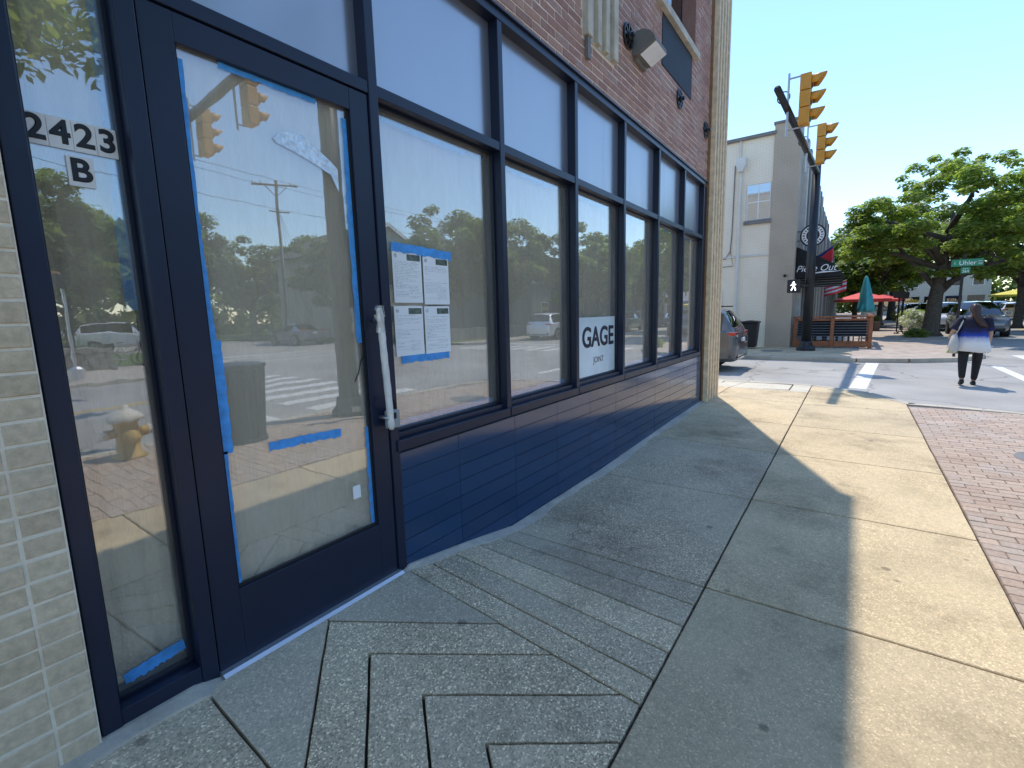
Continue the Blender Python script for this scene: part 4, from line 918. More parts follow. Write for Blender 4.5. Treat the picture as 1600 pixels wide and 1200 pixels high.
for s, zt in ((.80, 7.26), (.33, 6.96)):
    p = AS+AD*s; h_ = MB(); h_.tube([p+Vector((-.25, 0, -.60)), p+Vector((-.25, 0, .78))], .024, 6); h_.bar(p+Vector((0, 0, 0)), p+Vector((-.25, 0, .05)), .06); h_.bar(p+Vector((-.25, 0, .66)), p+Vector((-.25, -.34, .66)), .03); h_.bar(p+Vector((-.25, 0, -.46)), p+Vector((-.25, -.34, -.46)), .03)
    h_.build('hanger', 'steel', tp, world=True)
    MB().tube([p+Vector((-.2, .1+.13*math.cos(a), .30+.13*math.sin(a))) for a in np.linspace(0, 6.28, 14)], .014, 5).build('cable_loop', 'black_rubber', tp, world=True)
    signal_head('traffic_light', 'yellow traffic light hung nearest the tip of the mast arm' if s > .5 else 'yellow traffic light hung nearer the pole', tuple(p+Vector((-.25, -.36, .70))), R(-90), 'traffic lights over the side street')
ph = thing('walk_signal', 'black pedestrian signal showing a white walking figure', 'walk signal', (PX, -.2, 2.05)); XW = PX-.28
MB().box(XW, XW+.22, -.36, .05, 2.08, 2.54).build('housing', 'signal_black', ph, world=True, bevel=.02)
MB().box(XW+.05, XW+.18, -.62, -.36, 2.28, 2.34).build('bracket', 'signal_black', ph, world=True)
def yz(pts, t0, t1): return MB().prism([(-y-.155, z+2.31) for y, z in pts], 'yz', t0, t1)
mb = MB(); mb.lathe([(.028, 0), (.028, .004)], (XW-.004, -.15, 2.44), 12, Matrix.Rotation(R(90), 3, 'Y'))
for a, b_, w_ in (((-.01, .10), (0, 0), .06), ((0, 0), (-.07, -.15), .034), ((0, 0), (.05, -.08), .034), ((.05, -.08), (.06, -.16), .03), ((-.01, .09), (-.09, .02), .024), ((-.01, .09), (.07, .04), .024)):
    mb.bar((XW-.003, -a[0]-.155, a[1]+2.31), (XW-.003, -b_[0]-.155, b_[1]+2.31), w_, .004, (1, 0, 0))
kind(mb.build('walking_figure', 'walk_white', ph, world=True), 'stuff')
# street name sign
ssn = thing('street_sign', 'green street name sign with white lettering on a dark post', 'sign', (19.0, -4.45, 0))
MB().tube([(19.0, -4.45, -.02), (19.0, -4.45, 2.95)], .035, 8).build('post', 'dark_pole', ssn, world=True)
o = Box('name_plate', 'sign_green', 18.955, 18.962, -4.86, -4.18, 2.60, 2.80, ssn); o = Box('lower_plate', 'sign_green', 18.955, 18.962, -4.60, -4.40, 2.40, 2.57, ssn)
text_obj('lettering', 'Uhler', .17, 'sign_white', ssn, (18.952, -4.53, 2.69), (R(90), 0, R(-90)), sx=.95); text_obj('lettering', 'E', .08, 'sign_white', ssn, (18.952, -4.26, 2.69), (R(90), 0, R(-90))); text_obj('lettering', 'Ave', .06, 'sign_white', ssn, (18.952, -4.79, 2.73), (R(90), 0, R(-90))); text_obj('lettering', '200', .06, 'sign_white', ssn, (18.952, -4.79, 2.66), (R(90), 0, R(-90)))
text_obj('lettering', 'Mt V', .055, 'sign_white', ssn, (18.952, -4.5, 2.53), (R(90), 0, R(-90))); text_obj('lettering', '264', .10, 'sign_white', ssn, (18.952, -4.5, 2.455), (R(90), 0, R(-90)))
# rubbish cart
rc = thing('wheeled_bin', 'black wheeled rubbish cart against the pale brick wall', 'bin', (20.7, 1.35, 0)); mb = MB()
mb.add([(20.45, 1.08, .06), (20.95, 1.08, .06), (20.95, 1.56, .06), (20.45, 1.56, .06), (20.40, 1.02, 1.0), (21.0, 1.02, 1.0), (21.0, 1.62, 1.0), (20.40, 1.62, 1.0)], [(0,3,2,1),(4,5,6,7),(0,1,5,4),(1,2,6,5),(2,3,7,6),(3,0,4,7)]); mb.build('body', 'bin_black', rc, world=True, bevel=.03)
MB().prism([(.98, 1.0), (1.66, 1.0), (1.64, 1.06), (1.34, 1.10), (1.0, 1.06)], 'yz', 20.36, 21.04).build('lid', 'bin_black', rc, world=True, bevel=.015)
MB().tube([(20.5, 1.66, 1.02), (20.5, 1.72, 1.08), (20.9, 1.72, 1.08), (20.9, 1.66, 1.02)], .02, 6).build('handle', 'bin_black', rc, world=True)
for x in (20.42, 20.98): MB().lathe([(.12, -.03), (.12, .03)], (x, 1.5, .12), 14, Matrix.Rotation(R(90), 3, 'Y')).build('wheel', 'black_rubber', rc, world=True)
mh = kind(MB().lathe([(.36, 0), (.36, .008)], (19.6, .4, .006), 24).build('manhole_cover', 'trim_grey', far), 'structure')

# ---------------- cars ----------------
def make_car(name, label, loc, rz, paint, L=4.75, hh=1.72, wd=.95, group='parked cars', suv=True):
    t_ = thing(name, label, 'car', loc, rz, group); k = L/4.75
    if suv: S = [(-2.37,.46,.74,.75,.66,.60),(-2.35,.36,.90,.92,.80,.70),(-2.30,.30,1.02,1.03,.89,.78),(-2.22,.28,1.10,1.20,.93,.74),(-2.12,.28,1.12,1.42,.95,.70),(-1.98,.27,1.12,1.62,.95,.68),(-1.80,.27,1.12,1.69,.95,.68),(-1.2,.26,1.11,1.73,.95,.69),(-.4,.25,1.09,1.74,.95,.70),(.15,.25,1.07,1.70,.95,.69),(.45,.25,1.06,1.55,.95,.71),(.80,.25,1.05,1.30,.95,.75),(1.12,.25,1.045,1.06,.94,.80),(1.6,.25,1.0,1.02,.93,.74),(2.0,.26,.95,.965,.91,.70),(2.2,.28,.88,.90,.86,.66),(2.32,.34,.78,.80,.78,.60),(2.37,.42,.66,.67,.66,.52)]
    else: S = [(-2.37,.46,.74,.75,.66,.60),(-2.33,.34,.92,.94,.80,.70),(-2.22,.28,.98,1.0,.90,.74),(-1.7,.26,1.0,1.03,.92,.72),(-1.45,.26,1.0,1.16,.93,.66),(-.95,.25,.98,1.40,.93,.62),(-.4,.24,.96,1.45,.93,.62),(.1,.24,.95,1.42,.93,.62),(.5,.24,.94,1.24,.93,.66),(.95,.24,.93,.96,.92,.76),(1.5,.25,.88,.90,.91,.70),(2.0,.26,.82,.835,.88,.66),(2.25,.30,.74,.755,.80,.60),(2.37,.40,.62,.63,.66,.52)]
    zs = hh/(1.74 if suv else 1.45); rings = []
    for x, zb, zl, zr, hw, hr in S:
        x *= k; q = wd/.95; hw *= q; hr *= q; zm = zb+(zl-zb)*.5; half = [(0, zb), (hw*.86, zb), (hw*.97, zb+.10), (hw, zm), (hw*.985, zl-.05), (hw*.93, zl), (hr*1.03, zr-(.07 if zr-zl > .2 else .004)), (hr*.88, zr-.0), (0, zr+(.03 if zr-zl > .2 else .015))]
        half = [(y, z*zs) for y, z in half]; rings.append([(x, y, z) for y, z in half] + [(x, -y, z) for y, z in half[-2:0:-1]])
    n = len(rings[0]); parts = {'body': MB(), 'side_glass': MB(), 'side_glass ': MB(), 'windshield': MB(), 'rear_glass': MB()}
    tall = [S[i][3]-S[i][2] > .4 for i in range(len(S))]; roof_f = max(i for i in range(len(S)) if tall[i] and S[i][3] > (1.66 if suv else 1.38)); roof_r = min(i for i in range(len(S)) if tall[i] and S[i][3] > (1.6 if suv else 1.35))
    for i in range(len(S)-1):
        for j in range(n):
            j2 = (j+1) % n; q = [rings[i][j], rings[i][j2], rings[i+1][j2], rings[i+1][j]]; jj = min(j, n-1-j); nm = 'body'
            if jj == 5 and ((tall[i] and tall[i+1])): nm = 'side_glass' if j < n/2 else 'side_glass '
            if jj in (6, 7) and i >= roof_f and S[i][3]-S[i][2] > .1: nm = 'windshield'
            if jj in (6, 7) and i+1 <= roof_r and S[i+1][3]-S[i+1][2] > .15: nm = 'rear_glass'
            parts[nm].add(q, [(0, 1, 2, 3)])
    parts['body'].add(rings[0], [tuple(reversed(range(n)))]); parts['body'].add(rings[-1], [tuple(range(n))])
    for nm, mb in parts.items():
        if not mb.f: continue
        nm = nm.strip()
        me = bpy.data.meshes.new(nm); me.from_pydata(mb.v, [], mb.f); bm = bmesh.new(); bm.from_mesh(me); bmesh.ops.remove_doubles(bm, verts=bm.verts, dist=.0005); bmesh.ops.recalc_face_normals(bm, faces=bm.faces); bm.to_mesh(me); bm.free()
        me.materials.append(M[paint if nm == 'body' else 'car_glass']); me.shade_smooth(); o = link(nm, me, t_)
        if nm == 'body': o.modifiers.new('e', 'EDGE_SPLIT').split_angle = R(38)
    MB().box(-1.9*k, 1.9*k, -.80*wd/.95, .80*wd/.95, .30, .99*zs).build('cabin', 'interior_dark', t_)
    for sx2 in (-1.42*k, 1.42*k):
        for sy in (-1, 1):
            rot = Matrix.Rotation(R(90), 3, 'X'); yo = sy*(wd-.105)
            MB().lathe([(.43, -.115), (.43, .115)], (sx2, yo, .38), 22, rot).build('wheel_arch', 'trim_black', t_)
            w_ = MB().lathe([(.30, -.11), (.355, -.10), (.365, -.06), (.365, .06), (.355, .10), (.30, .11)], (sx2, sy*(wd-.09), .365), 22, rot).build('wheel', 'tyre', t_, True)
            rm = MB().lathe([(.245, -.116), (.245, .116)], (0, 0, 0), 18, rot); rm.build('rim', 'rim', w_).location = (sx2, sy*(wd-.09), .365)
            sp = MB()
            for a in range(5):
                an = a*2*math.pi/5+.3; sp.bar((sx2, sy*(wd+.028), .365), (sx2+.21*math.cos(an+.3), sy*(wd+.028), .365+.21*math.sin(an+.3)), .07, .008, (0, 1, 0))
            kind(sp.build('spoke_gaps', 'trim_black', w_), 'stuff')
    zl = zs
    for sy in (-1, 1):
        MB().box(1.98*k, 2.26*k, sy*.66-.16, sy*.66+.16, .70*zl, .84*zl).build('headlight', 'lamp_clear', t_, bevel=.04)
        MB().box(-2.33*k, -2.1*k, min(sy*.55, sy*.93), max(sy*.55, sy*.93), .98*zl, 1.07*zl).build('tail_light', 'tail_red', t_, bevel=.02)
        MB().box(.52*k, .70*k, min(sy*.95, sy*1.13), max(sy*.95, sy*1.13), 1.08*zl, 1.22*zl).build('mirror', paint, t_, bevel=.03)
        for xx in (-.75*k, .15*k): MB().box(xx, xx+.17, sy*wd-.02, sy*wd+.02, .93*zl, .96*zl).build('door_handle', paint, t_, bevel=.008)
        MB().box(-1.95*k, .1*k, min(sy*.60, sy*.64), max(sy*.60, sy*.64), 1.745*zl, 1.775*zl).build('roof_rail', 'trim_black', t_) if suv else None
    MB().box(2.22*k, 2.36*k, -.55, .55, .46*zl, .70*zl).build('grille', 'trim_black', t_, bevel=.03); MB().box(-2.36*k, -2.2*k, -.78, .78, .34, .55).build('rear_bumper', 'trim_black', t_, bevel=.05); MB().box(2.2*k, 2.39*k, -.7, .7, .30, .44).build('front_bumper', 'trim_black', t_, bevel=.05)
    MB().box(-2.385*k, -2.35*k, -.16, .16, .80*zl, .90*zl).build('number_plate', 'white_paint', t_); MB().box(2.37*k, 2.40*k, -.16, .16, .46*zl, .56*zl).build('number_plate', 'white_paint', t_)
    return t_
make_car('parked_car', 'dark grey SUV rear end showing past the corner pilaster', (14.45, 2.85, RZ), R(90), 'paint_grey', group='cars on the side street', hh=1.74)
make_car('parked_car', 'silver SUV with dark front parked behind the walking woman', (34.2, -7.15, RZ), R(180), 'paint_silver', 4.6)
make_car('parked_car', 'white car parked behind the street tree trunk', (40.6, -6.75, RZ), R(180), 'paint_white', 4.6); make_car('parked_car', 'white SUV parked farther up behind the planters', (46.5, -6.65, RZ), R(180), 'paint_white'); make_car('parked_car', 'dark car parked beyond the white ones', (52.5, -6.7, RZ), R(180), 'paint_dark', 4.6, 1.45, suv=False)
make_car('parked_car', 'blue car at the right edge far across the street', (50, -16.6+2.4, RZ), R(0), 'paint_blue', 4.5, 1.45, suv=False)
# ---------------- kerbside planting and small street things ----------------
def shrub(label, loc, r, h, n, mat, leaf, cat='shrub', name='shrub'):
    t_ = thing(name, label, cat, loc, group='kerbside planting'); rng = random.Random(int(loc[0]*100)); mb = MB()
    for k in range(5): mb.tube([(0, 0, 0), (rng.uniform(-1, 1)*r*.5, rng.uniform(-1, 1)*r*.5, h*.7)], [.02, .008], 5)
    mb.build('stem', 'bark', t_); cl = [(rng.uniform(-1, 1)*r*.6, rng.uniform(-1, 1)*r*.6, h*rng.uniform(.35, .8), r*.5) for _ in range(10)]
    link('foliage', crown_mesh('foliage', cl, n, leaf, mat, int(loc[0]*10), .8, .4), t_); return t_
for k, (x, y) in enumerate(((34.0, -4.75), (36.2, -4.75), (38.8, -4.8), (41.5, -4.8))): shrub(['white flowering shrub just past the street tree', 'white flowering shrub second past the tree', 'white flowering shrub third past the tree', 'white flowering shrub farthest up the kerb'][k], (x, y, 0), .75, 1.25, 1500, 'flower' if k % 2 == 0 else 'leaf_b', .10)
shrub('low green ground cover under the street tree', (29.8, -4.3, 0), .6, .25, 700, 'leaf_b', .08); shrub('grass tuft at the kerb behind the woman', (20.6, -5.0, 0), .6, .28, 900, 'leaf_b', .07)
for k, (x, y) in enumerate(((33.2, -3.9), (35.4, -4.2), (38.0, -4.4))):
    lp = thing('lamp_post', ['slim black post left of the street tree', 'second slim black post up the walk', 'third slim black post up the walk'][k], 'post', (x, y, 0), group='black posts on the walk'); MB().tube([(0, 0, 0), (0, 0, 2.3)], .035, 8).build('post', 'black_metal', lp); MB().box(-.05, .05, -.25, .25, 1.9, 2.25).build('panel', 'black_metal', lp); MB().lathe([(.12, 0), (.12, .05), (.05, .1)], (0, 0, 0), 10).build('base', 'black_metal', lp)
pb = thing('planter_or_backing', 'dark red planter box on the walk up the street', 'planter', (37.2, -3.0, 0)); MB().box(-.5, .5, -.3, .3, 0, .6).build('box', 'pilaster_brown', pb, bevel=.01); link('plant', crown_mesh('plant', [(0, 0, .75, .4), (.3, 0, .7, .3), (-.3, 0, .7, .3)], 500, .08, 'leaf_c', 3, .7), pb)
# far shop fronts across the main street at the right
for k, (x0, x1, hh, mat, lab) in enumerate(((66, 80, 7.5, 'limestone', 'pale stone shop front far across the street'), (54, 66, 6.5, 'dark_render', 'dark shop front with blue door at the right edge'))):
    sb = thing('far_shop', lab, 'building', ((x0+x1)/2, -22, 0), group='shops across the street'); Box('wall', mat, x0, x1, -30, -19, -.1, hh, sb); Box('coping', 'trim_grey', x0-.1, x1+.1, -30.1, -18.9, hh, hh+.15, sb)
    for j in range(5):
        x = x0+.8+j*(x1-x0-1)/5; wd = Box('window', 'white_paint', x, x+1.3, -19.02, -18.96, 3.6, 5.3, sb); Box('pane', 'house_glass', x+.08, x+1.22, -18.955, -18.94, 3.68, 5.22, wd); Box('shop_window', 'house_glass', x-.2, x+1.6, -19.02, -18.95, .5, 2.6, sb)
        w2 = Box('window', 'white_paint', x0-.03, x0+.02, -29+j*2, -27.8+j*2, 3.6, 5.3, sb)
    Box('awning', 'flag_blue', x0+.5, x1-.5, -19, -17.8, 2.7, 2.9, sb)

for k, (x, y, s, rz) in enumerate(((118, -10, .9, 1.1), (96, -32, 1.0, 2.0), (100, 1, 1.0, 3.1))):
    place(big_tree, (x, y, 0), rz, (s*1.3, s*1.3, s*.8), ['low spreading tree far up the middle of the street', 'spreading tree in the far right distance', 'spreading tree at the far end of the shop row'][k], 'street trees')

for k, (x, y, rz, pt) in enumerate(((58.5, -6.7, 180, 'paint_white'), (64.5, -6.7, 180, 'paint_grey'), (71, -6.7, 180, 'paint_white'), (64, -13.9, 0, 'paint_white'), (70.5, -13.9, 0, 'paint_silver'))):
    make_car('parked_car', ['white car sixth along the near kerb up the street', 'grey car far up the near kerb', 'white car farthest up the near kerb', 'white car far across the street', 'silver car farthest across the street'][k], (x, y, RZ), R(rz), pt, 4.6, 1.6 if k % 2 else 1.72)
sb = thing('far_shop', 'pale two storey shop closing the view at the end of the street', 'building', (108, -6, 0), group='shops across the street'); Box('wall', 'limestone', 104, 116, -19, -3, -.1, 7.2, sb); Box('coping', 'trim_grey', 103.9, 116.1, -19.1, -2.9, 7.2, 7.4, sb)
for j in range(6):
    y = -18.2+j*2.6; w2 = Box('window', 'white_paint', 103.94, 104.0, y, y+1.4, 4.2, 6.0, sb); Box('pane', 'house_glass', 103.92, 103.939, y+.1, y+1.3, 4.3, 5.9, w2); Box('shop_window', 'house_glass', 103.95, 104.0, y-.2, y+1.8, .5, 2.7, sb)
# ---------------- people ----------------
def skin_mesh(name, verts, edges, radii, root, sub=2):
    me = bpy.data.meshes.new('sk'); me.from_pydata(verts, edges, []); ob = bpy.data.objects.new('sk', me); COL.objects.link(ob)
    md = ob.modifiers.new('skin', 'SKIN'); md.use_smooth_shade = True
    for i, r in enumerate(radii): me.skin_vertices[0].data[i].radius = r if isinstance(r, tuple) else (r, r); me.skin_vertices[0].data[i].use_root = (i == root)
    ss = ob.modifiers.new('sub', 'SUBSURF'); ss.levels = sub; ss.render_levels = sub
    dg = bpy.context.evaluated_depsgraph_get(); out = bpy.data.meshes.new_from_object(ob.evaluated_get(dg)); out.name = name
    bpy.data.objects.remove(ob); return out
def ell(c, rx, ry, n=18, tilt=0): return [(c[0]+rx*math.cos(2*math.pi*k/n), c[1]+ry*math.sin(2*math.pi*k/n), c[2]) for k in range(n)]
def person(label, loc, rz, skin_arm, legs, top, bottom, shoes, hair, height=1.63, bag=None, hairlong=True, group=None):
    """local +x is ahead, +y is the person's left"""
    t_ = thing('person', label, 'person', loc, rz, group); s = height/1.63
    V = [(0,0,.86),(0,0,1.05),(.02,0,1.25),(0,0,1.36),(.01,0,1.44),(.03,0,1.55),                       # 0 pelvis .. 5 head
         (0,.19,1.33),(-.05,.30,1.10),(.10,.335,.98),(.20,.30,.98),                                     # 6.. left arm bent
         (0,-.19,1.33),(.03,-.255,1.08),(.14,-.255,.87),(.18,-.25,.79),                                 # 10.. right arm
         (0,.105,.84),(legs[0][0]*.55,.115,.48),(legs[0][0],.105,.09),(legs[0][0]+.12,.11,.04),         # 14.. left leg
         (0,-.105,.84),(legs[1][0]*.55+.02,-.11,.49),(legs[1][0],-.095,.10),(legs[1][0]+.12,-.10,.04)]  # 18.. right leg
    E_ = [(0,1),(1,2),(2,3),(3,4),(4,5),(3,6),(6,7),(7,8),(8,9),(3,10),(10,11),(11,12),(12,13),(0,14),(14,15),(15,16),(16,17),(0,18),(18,19),(19,20),(20,21)]
    Rr = [.12,.115,.12,.07,.05,.085,.06,.048,.036,.03,.06,.047,.035,.03,.105,.07,.04,.035,.105,.07,.04,.035]
    fl = legs[2]
    V[16] = (V[16][0], V[16][1], .09+fl[0]); V[17] = (V[17][0]-.01, V[17][1], .045+fl[0]*.3); V[20] = (V[20][0], V[20][1], .09+fl[1]); V[21] = (V[21][0]-.01, V[21][1], .045+fl[1]*.3)
    body = skin_mesh('body', V, E_, Rr, 0); body.materials.clear(); body.materials.append(M['skin']); link('body', body, t_)
    hd = MB(); rg = []                      # head with face ahead
    for z, r in ((1.42,.045),(1.45,.06),(1.48,.072),(1.52,.083),(1.56,.087),(1.60,.078),(1.63,.05),(1.64,.02)): rg.append(ell((.025+.01*(z < 1.5), 0, z), r*1.12, r*.9))
    hd.rings(rg); head = hd.build('head', 'skin', t_, True)
    MB().add([(.125,-.012,1.525),(.125,.012,1.525),(.118,0,1.56),(.148,0,1.525)], [(0,1,3),(1,2,3),(2,0,3),(0,2,1)]).build('nose', 'skin', head)
    for sy in (-1, 1):
        MB().lathe([(.011,-.004),(.011,.004)], (.113, sy*.032, 1.553), 8, Matrix.Rotation(R(90),3,'Y')).build('eye', 'black_ink', head); MB().lathe([(.028,-.008),(.022,.008)], (.02, sy*.085, 1.535), 8, Matrix.Rotation(R(90),3,'X')).build('ear', 'skin', head)
    MB().box(.112,.120,-.025,.025,1.487,1.494).build('mouth', 'tail_dark', head)
    for wrist, d in ((V[9], (.8,-.2,-.1)), (V[13], (.35,0,-.95))):     # hands: palm, four fingers, thumb
        w_ = Vector(wrist); dv = Vector(d).normalized(); sd = dv.orthogonal().normalized(); hm = MB(); hm.bar(w_, w_+dv*.08, .07, .028)
        for f in range(4):
            b0 = w_+dv*.075+sd*(-.027+.018*f); ln = (.05,.062,.066,.054)[f]; hm.tube([b0, b0+dv*ln*.6, b0+dv*ln+sd.cross(dv)*.02], [.009,.008,.006], 6)
        b0 = w_+dv*.02+sd*.035; hm.tube([b0, b0+sd*.03+dv*.03, b0+sd*.035+dv*.055], [.011,.010,.007], 6); hm.build('hand', 'skin', t_, True)
    lg = skin_mesh('leggings', [V[0]]+V[14:17]+V[18:21], [(0,1),(1,2),(2,3),(0,4),(4,5),(5,6)], [.125,.105,.080,.052,.105,.080,.052], 0); lg.materials.clear(); lg.materials.append(M[bottom]); link('leggings', lg, t_)
    for a, b_ in ((16, 17), (20, 21)):
        sh = MB(); p = Vector(V[a]); q = Vector(V[b_]); d = Vector((q.x-p.x, q.y-p.y, (q.z-p.z)*.9)); z0 = p.z-.09
        rg = []
        for u, w, h in ((-.07,.030,.06),(-.04,.040,.085),(.02,.043,.08),(.09,.047,.06),(.14,.044,.045),(.18,.025,.03)):
            c = Vector((p.x+u, p.y, max(0, z0*(1-u/.18)) if z0 > .01 else 0)); rg.append([(c.x, c.y+w*math.cos(2*math.pi*k/10), c.z+h/2+h/2*math.sin(2*math.pi*k/10)) for k in range(10)])
        sh.rings(rg).build('shoe', shoes, t_, True)
    # loose top, flaring to the hem, with sleeves
    tp_ = MB(); rg = []
    for z, rx, ry, w in ((1.405,.060,.085,0),(1.385,.095,.15,0),(1.34,.125,.205,0),(1.25,.145,.215,0),(1.12,.155,.215,.004),(.98,.175,.235,.008),(.84,.195,.262,.014),(.70,.205,.285,.02)):
        rg.append([(c[0]*1.0+w*math.sin(6*k*2*math.pi/30), c[1]+w*math.cos(5*k*2*math.pi/30), c[2]+w*.8*math.sin(3*k*2*math.pi/30)) for k, c in enumerate(ell((0,0,z), rx, ry, 30))])
    tp_.rings(rg, cap=False); o = tp_.build('top', top, t_, True); o.modifiers.new('s', 'SOLIDIFY').thickness = .006
    for a, b_, c in ((6, 7, 1), (10, 11, -1)):
        p, q = Vector(V[a]), Vector(V[b_]); MB().tube([p+Vector((0,-c*.05,.02)), p, p.lerp(q,.55), p.lerp(q,.85)], [.085,.085,.078,.080], 12).build('sleeve', top, t_, True)
    hm = MB(); rg = []
    if hairlong:
        for z, rx, ry, ox, oy in ((1.66,.02,.02,.01,0),(1.65,.055,.05,.01,0),(1.62,.086,.074,.005,0),(1.56,.094,.080,-.005,0),(1.50,.082,.074,-.035,-.005),(1.43,.058,.060,-.075,-.02),(1.36,.045,.060,-.115,-.05),(1.29,.040,.062,-.145,-.09),(1.23,.03,.05,-.16,-.13),(1.18,.012,.02,-.165,-.17)):
            rg.append([(c[0]+.008*math.sin(k*2.5+z*20), c[1]+.010*math.sin(k*1.9+z*31), c[2]) for k, c in enumerate(ell((ox,oy,z), rx, ry, 20))])
    else:
        for z, rx, ry, ox in ((1.665,.02,.02,0),(1.65,.07,.06,0),(1.61,.104,.090,-.005),(1.56,.10,.092,-.02),(1.52,.07,.085,-.045)): rg.append(ell((ox,0,z), rx, ry, 20))
    hm.rings(rg).build('hair', hair, t_, True)
    if bag:
        bm_ = MB(); rg = []
        for z, rx, ry in ((.66,.06,.03),(.68,.13,.06),(.78,.16,.085),(.90,.14,.075),(1.0,.09,.05),(1.06,.05,.03)): rg.append([(c[0]+.006*math.sin(k*2+z*30), c[1], c[2]) for k, c in enumerate(ell((-.10,.275,z), rx, ry, 16))])
        b0 = thing('shoulder_bag', bag, 'bag', loc, rz); bm_.rings(rg).build('pouch', 'canvas_bag', b0, True)
        sm = MB(); sm.tube([(-.07,.27,1.03),(-.10,.20,1.22),(-.05,.15,1.40),(.03,.16,1.40),(.08,.22,1.2),(-.02,.28,1.03)], .016, 6); sm.build('strap', 'canvas_bag', b0, True); b0.scale = (s, s, s)
    t_.scale = (s, s, s); return t_
person('person walking away across the street in a blue and white dip-dyed top', (13.30, -3.96, RZ+.0), R(-4), None, [(-.16,0),(.13,0),(.05,.0)], 'dip_dye', 'leggings', 'shoe_black', 'hair_brown', 1.63, bag='pale canvas shoulder bag carried across the street')
person('person in a dark blue shirt beside the silver car up the street', (41.5, -10.6, RZ), R(160), None, [(-.05,0),(.06,0),(0,0)], 'navy_cloth', 'leggings', 'shoe_black', 'hair_brown', 1.7, hairlong=False)
# ---------------- behind the camera: what the shop glass mirrors ----------------
hy = thing('fire_hydrant', 'yellow fire hydrant with white cap mirrored in the narrow sidelight', 'hydrant', (1.80, -4.80, 0))
MB().lathe([(.17, 0), (.17, .03), (.115, .05), (.115, .40), (.125, .41), (.125, .44)], (0, 0, 0), 18).build('barrel', 'hydrant_yellow', hy, True)
MB().lathe([(.17, .44), (.175, .46), (.165, .50), (.12, .55), (.06, .58), (.03, .59), (.03, .63), (.0, .635)], (0, 0, 0), 18).build('cap', 'hydrant_white', hy, True)
for d in ((1, 0), (-1, 0)): MB().tube([(d[0]*.1, 0, .30), (d[0]*.19, 0, .30)], .055, 10).build('outlet', 'hydrant_yellow', hy, True); MB().tube([(d[0]*.19, 0, .30), (d[0]*.24, 0, .30)], [.062, .05], 8).build('outlet_cap', 'hydrant_white', hy)
MB().tube([(0, .1, .27), (0, .2, .27)], .075, 12).build('pumper_outlet', 'hydrant_yellow', hy, True)
lb2 = thing('litter_bin', 'dark slatted metal litter bin mirrored in the door glass', 'bin', (2.95, -4.45, 0)); 
MB().lathe([(.20, .03), (.23, .95)], (0, 0, 0), 20).build('liner', 'black_metal', lb2)
for k in range(24):
    a = 2*math.pi*k/24; MB().bar((.215*math.cos(a), .215*math.sin(a), .04), (.275*math.cos(a), .275*math.sin(a), 1.0), .035, .008, (math.cos(a), math.sin(a), 0)).build('slat', 'dark_pole', lb2)
MB().lathe([(.29, .98), (.30, 1.0), (.29, 1.03), (.20, 1.05)], (0, 0, 0), 20).build('rim', 'dark_pole', lb2); MB().lathe([(.24, .0), (.24, .05)], (0, 0, 0), 20).build('foot', 'dark_pole', lb2)
sp = thing('signal_pole', 'dark signal pole with mast arm mirrored at the right of the door glass', 'signal pole', (4.72, -4.68, 0))
MB().tube([(0, 0, 0), (0, 0, 6.5)], [.17, .13], 14).build('pole', 'dark_pole', sp, True); MB().lathe([(.30, 0), (.30, .08), (.23, .16), (.2, .30)], (0, 0, 0), 12).build('base', 'dark_pole', sp)
MB().tube([(0, 0, 6.2), (.35, -3.4, 6.25), (.60, -7.0, 6.25)], [.12, .10, .085], 12).build('mast_arm', 'dark_pole', sp, True)
for s_, lab in ((.52, 'yellow traffic light mirrored at the centre top of the door glass'), (.90, 'yellow traffic light mirrored at the left edge of the door glass')):
    p = Vector((4.72, -4.68, 6.25)) + Vector((.62*s_, -7.0*s_, 0)); MB().tube([p+Vector((.12, 0, -.85)), p+Vector((.12, 0, .55))], .024, 6).bar(p+Vector((.12, 0, .4)), p+Vector((.3, 0, .4)), .03).bar(p+Vector((.12, 0, -.72)), p+Vector((.3, 0, -.72)), .03).build('hanger', 'steel', sp, world=True)
    signal_head('traffic_light', lab, tuple(p+Vector((.42, 0, .45))), 0, 'traffic lights over the main street')
bp = thing('button_post', 'short dark push button post mirrored beside the signal pole', 'post', (4.70, -4.2, 0)); MB().tube([(0, 0, 0), (0, 0, 1.55)], .05, 10).build('post', 'dark_pole', bp); MB().box(-.04, .04, .04, .10, 1.0, 1.2).build('button_box', 'signal_yellow', bp); MB().box(-.1, .1, .05, .06, 1.45, 1.75).build('plate', 'sign_white', bp)
kind(MB().lathe([(.36, 0), (.36, .012)], (6.75, -3.75, -.005), 24).build('manhole_cover', 'trim_grey', pav), 'structure')
ps = thing('walk_post', 'pale steel post with a dark walk signal mirrored in the sidelight', 'walk signal', (3.9, -16.9, 0)); MB().tube([(0, 0, 0), (0, 0, 3.2)], .055, 10).build('post', 'aluminium', ps); MB().lathe([(.22, 0), (.22, .28), (.14, .36)], (0, 0, 0), 8).build('base', 'aluminium', ps); MB().box(-.35, .12, -.1, .15, 2.66, 3.12).build('housing', 'signal_black', ps, bevel=.02); MB().box(-.5, .0, -.02, .1, 3.14, 3.2).build('visor', 'signal_yellow', ps)
sw_ = thing('stone_wall', 'low stacked stone wall mirrored in the sidelight', 'wall', (3.3, -19.7, 0)); rng = random.Random(4)
for r_ in range(4):
    x = .2
    while x < 5.5:
        w = rng.uniform(.3, .6); MB().box(x, min(x+w, 5.55)-.015, -20.0+rng.uniform(-.02, .02), -19.5+rng.uniform(-.02, .02), r_*.2, r_*.2+.19).build('stone', 'stone_wall', sw_, world=True, bevel=.015); x += w
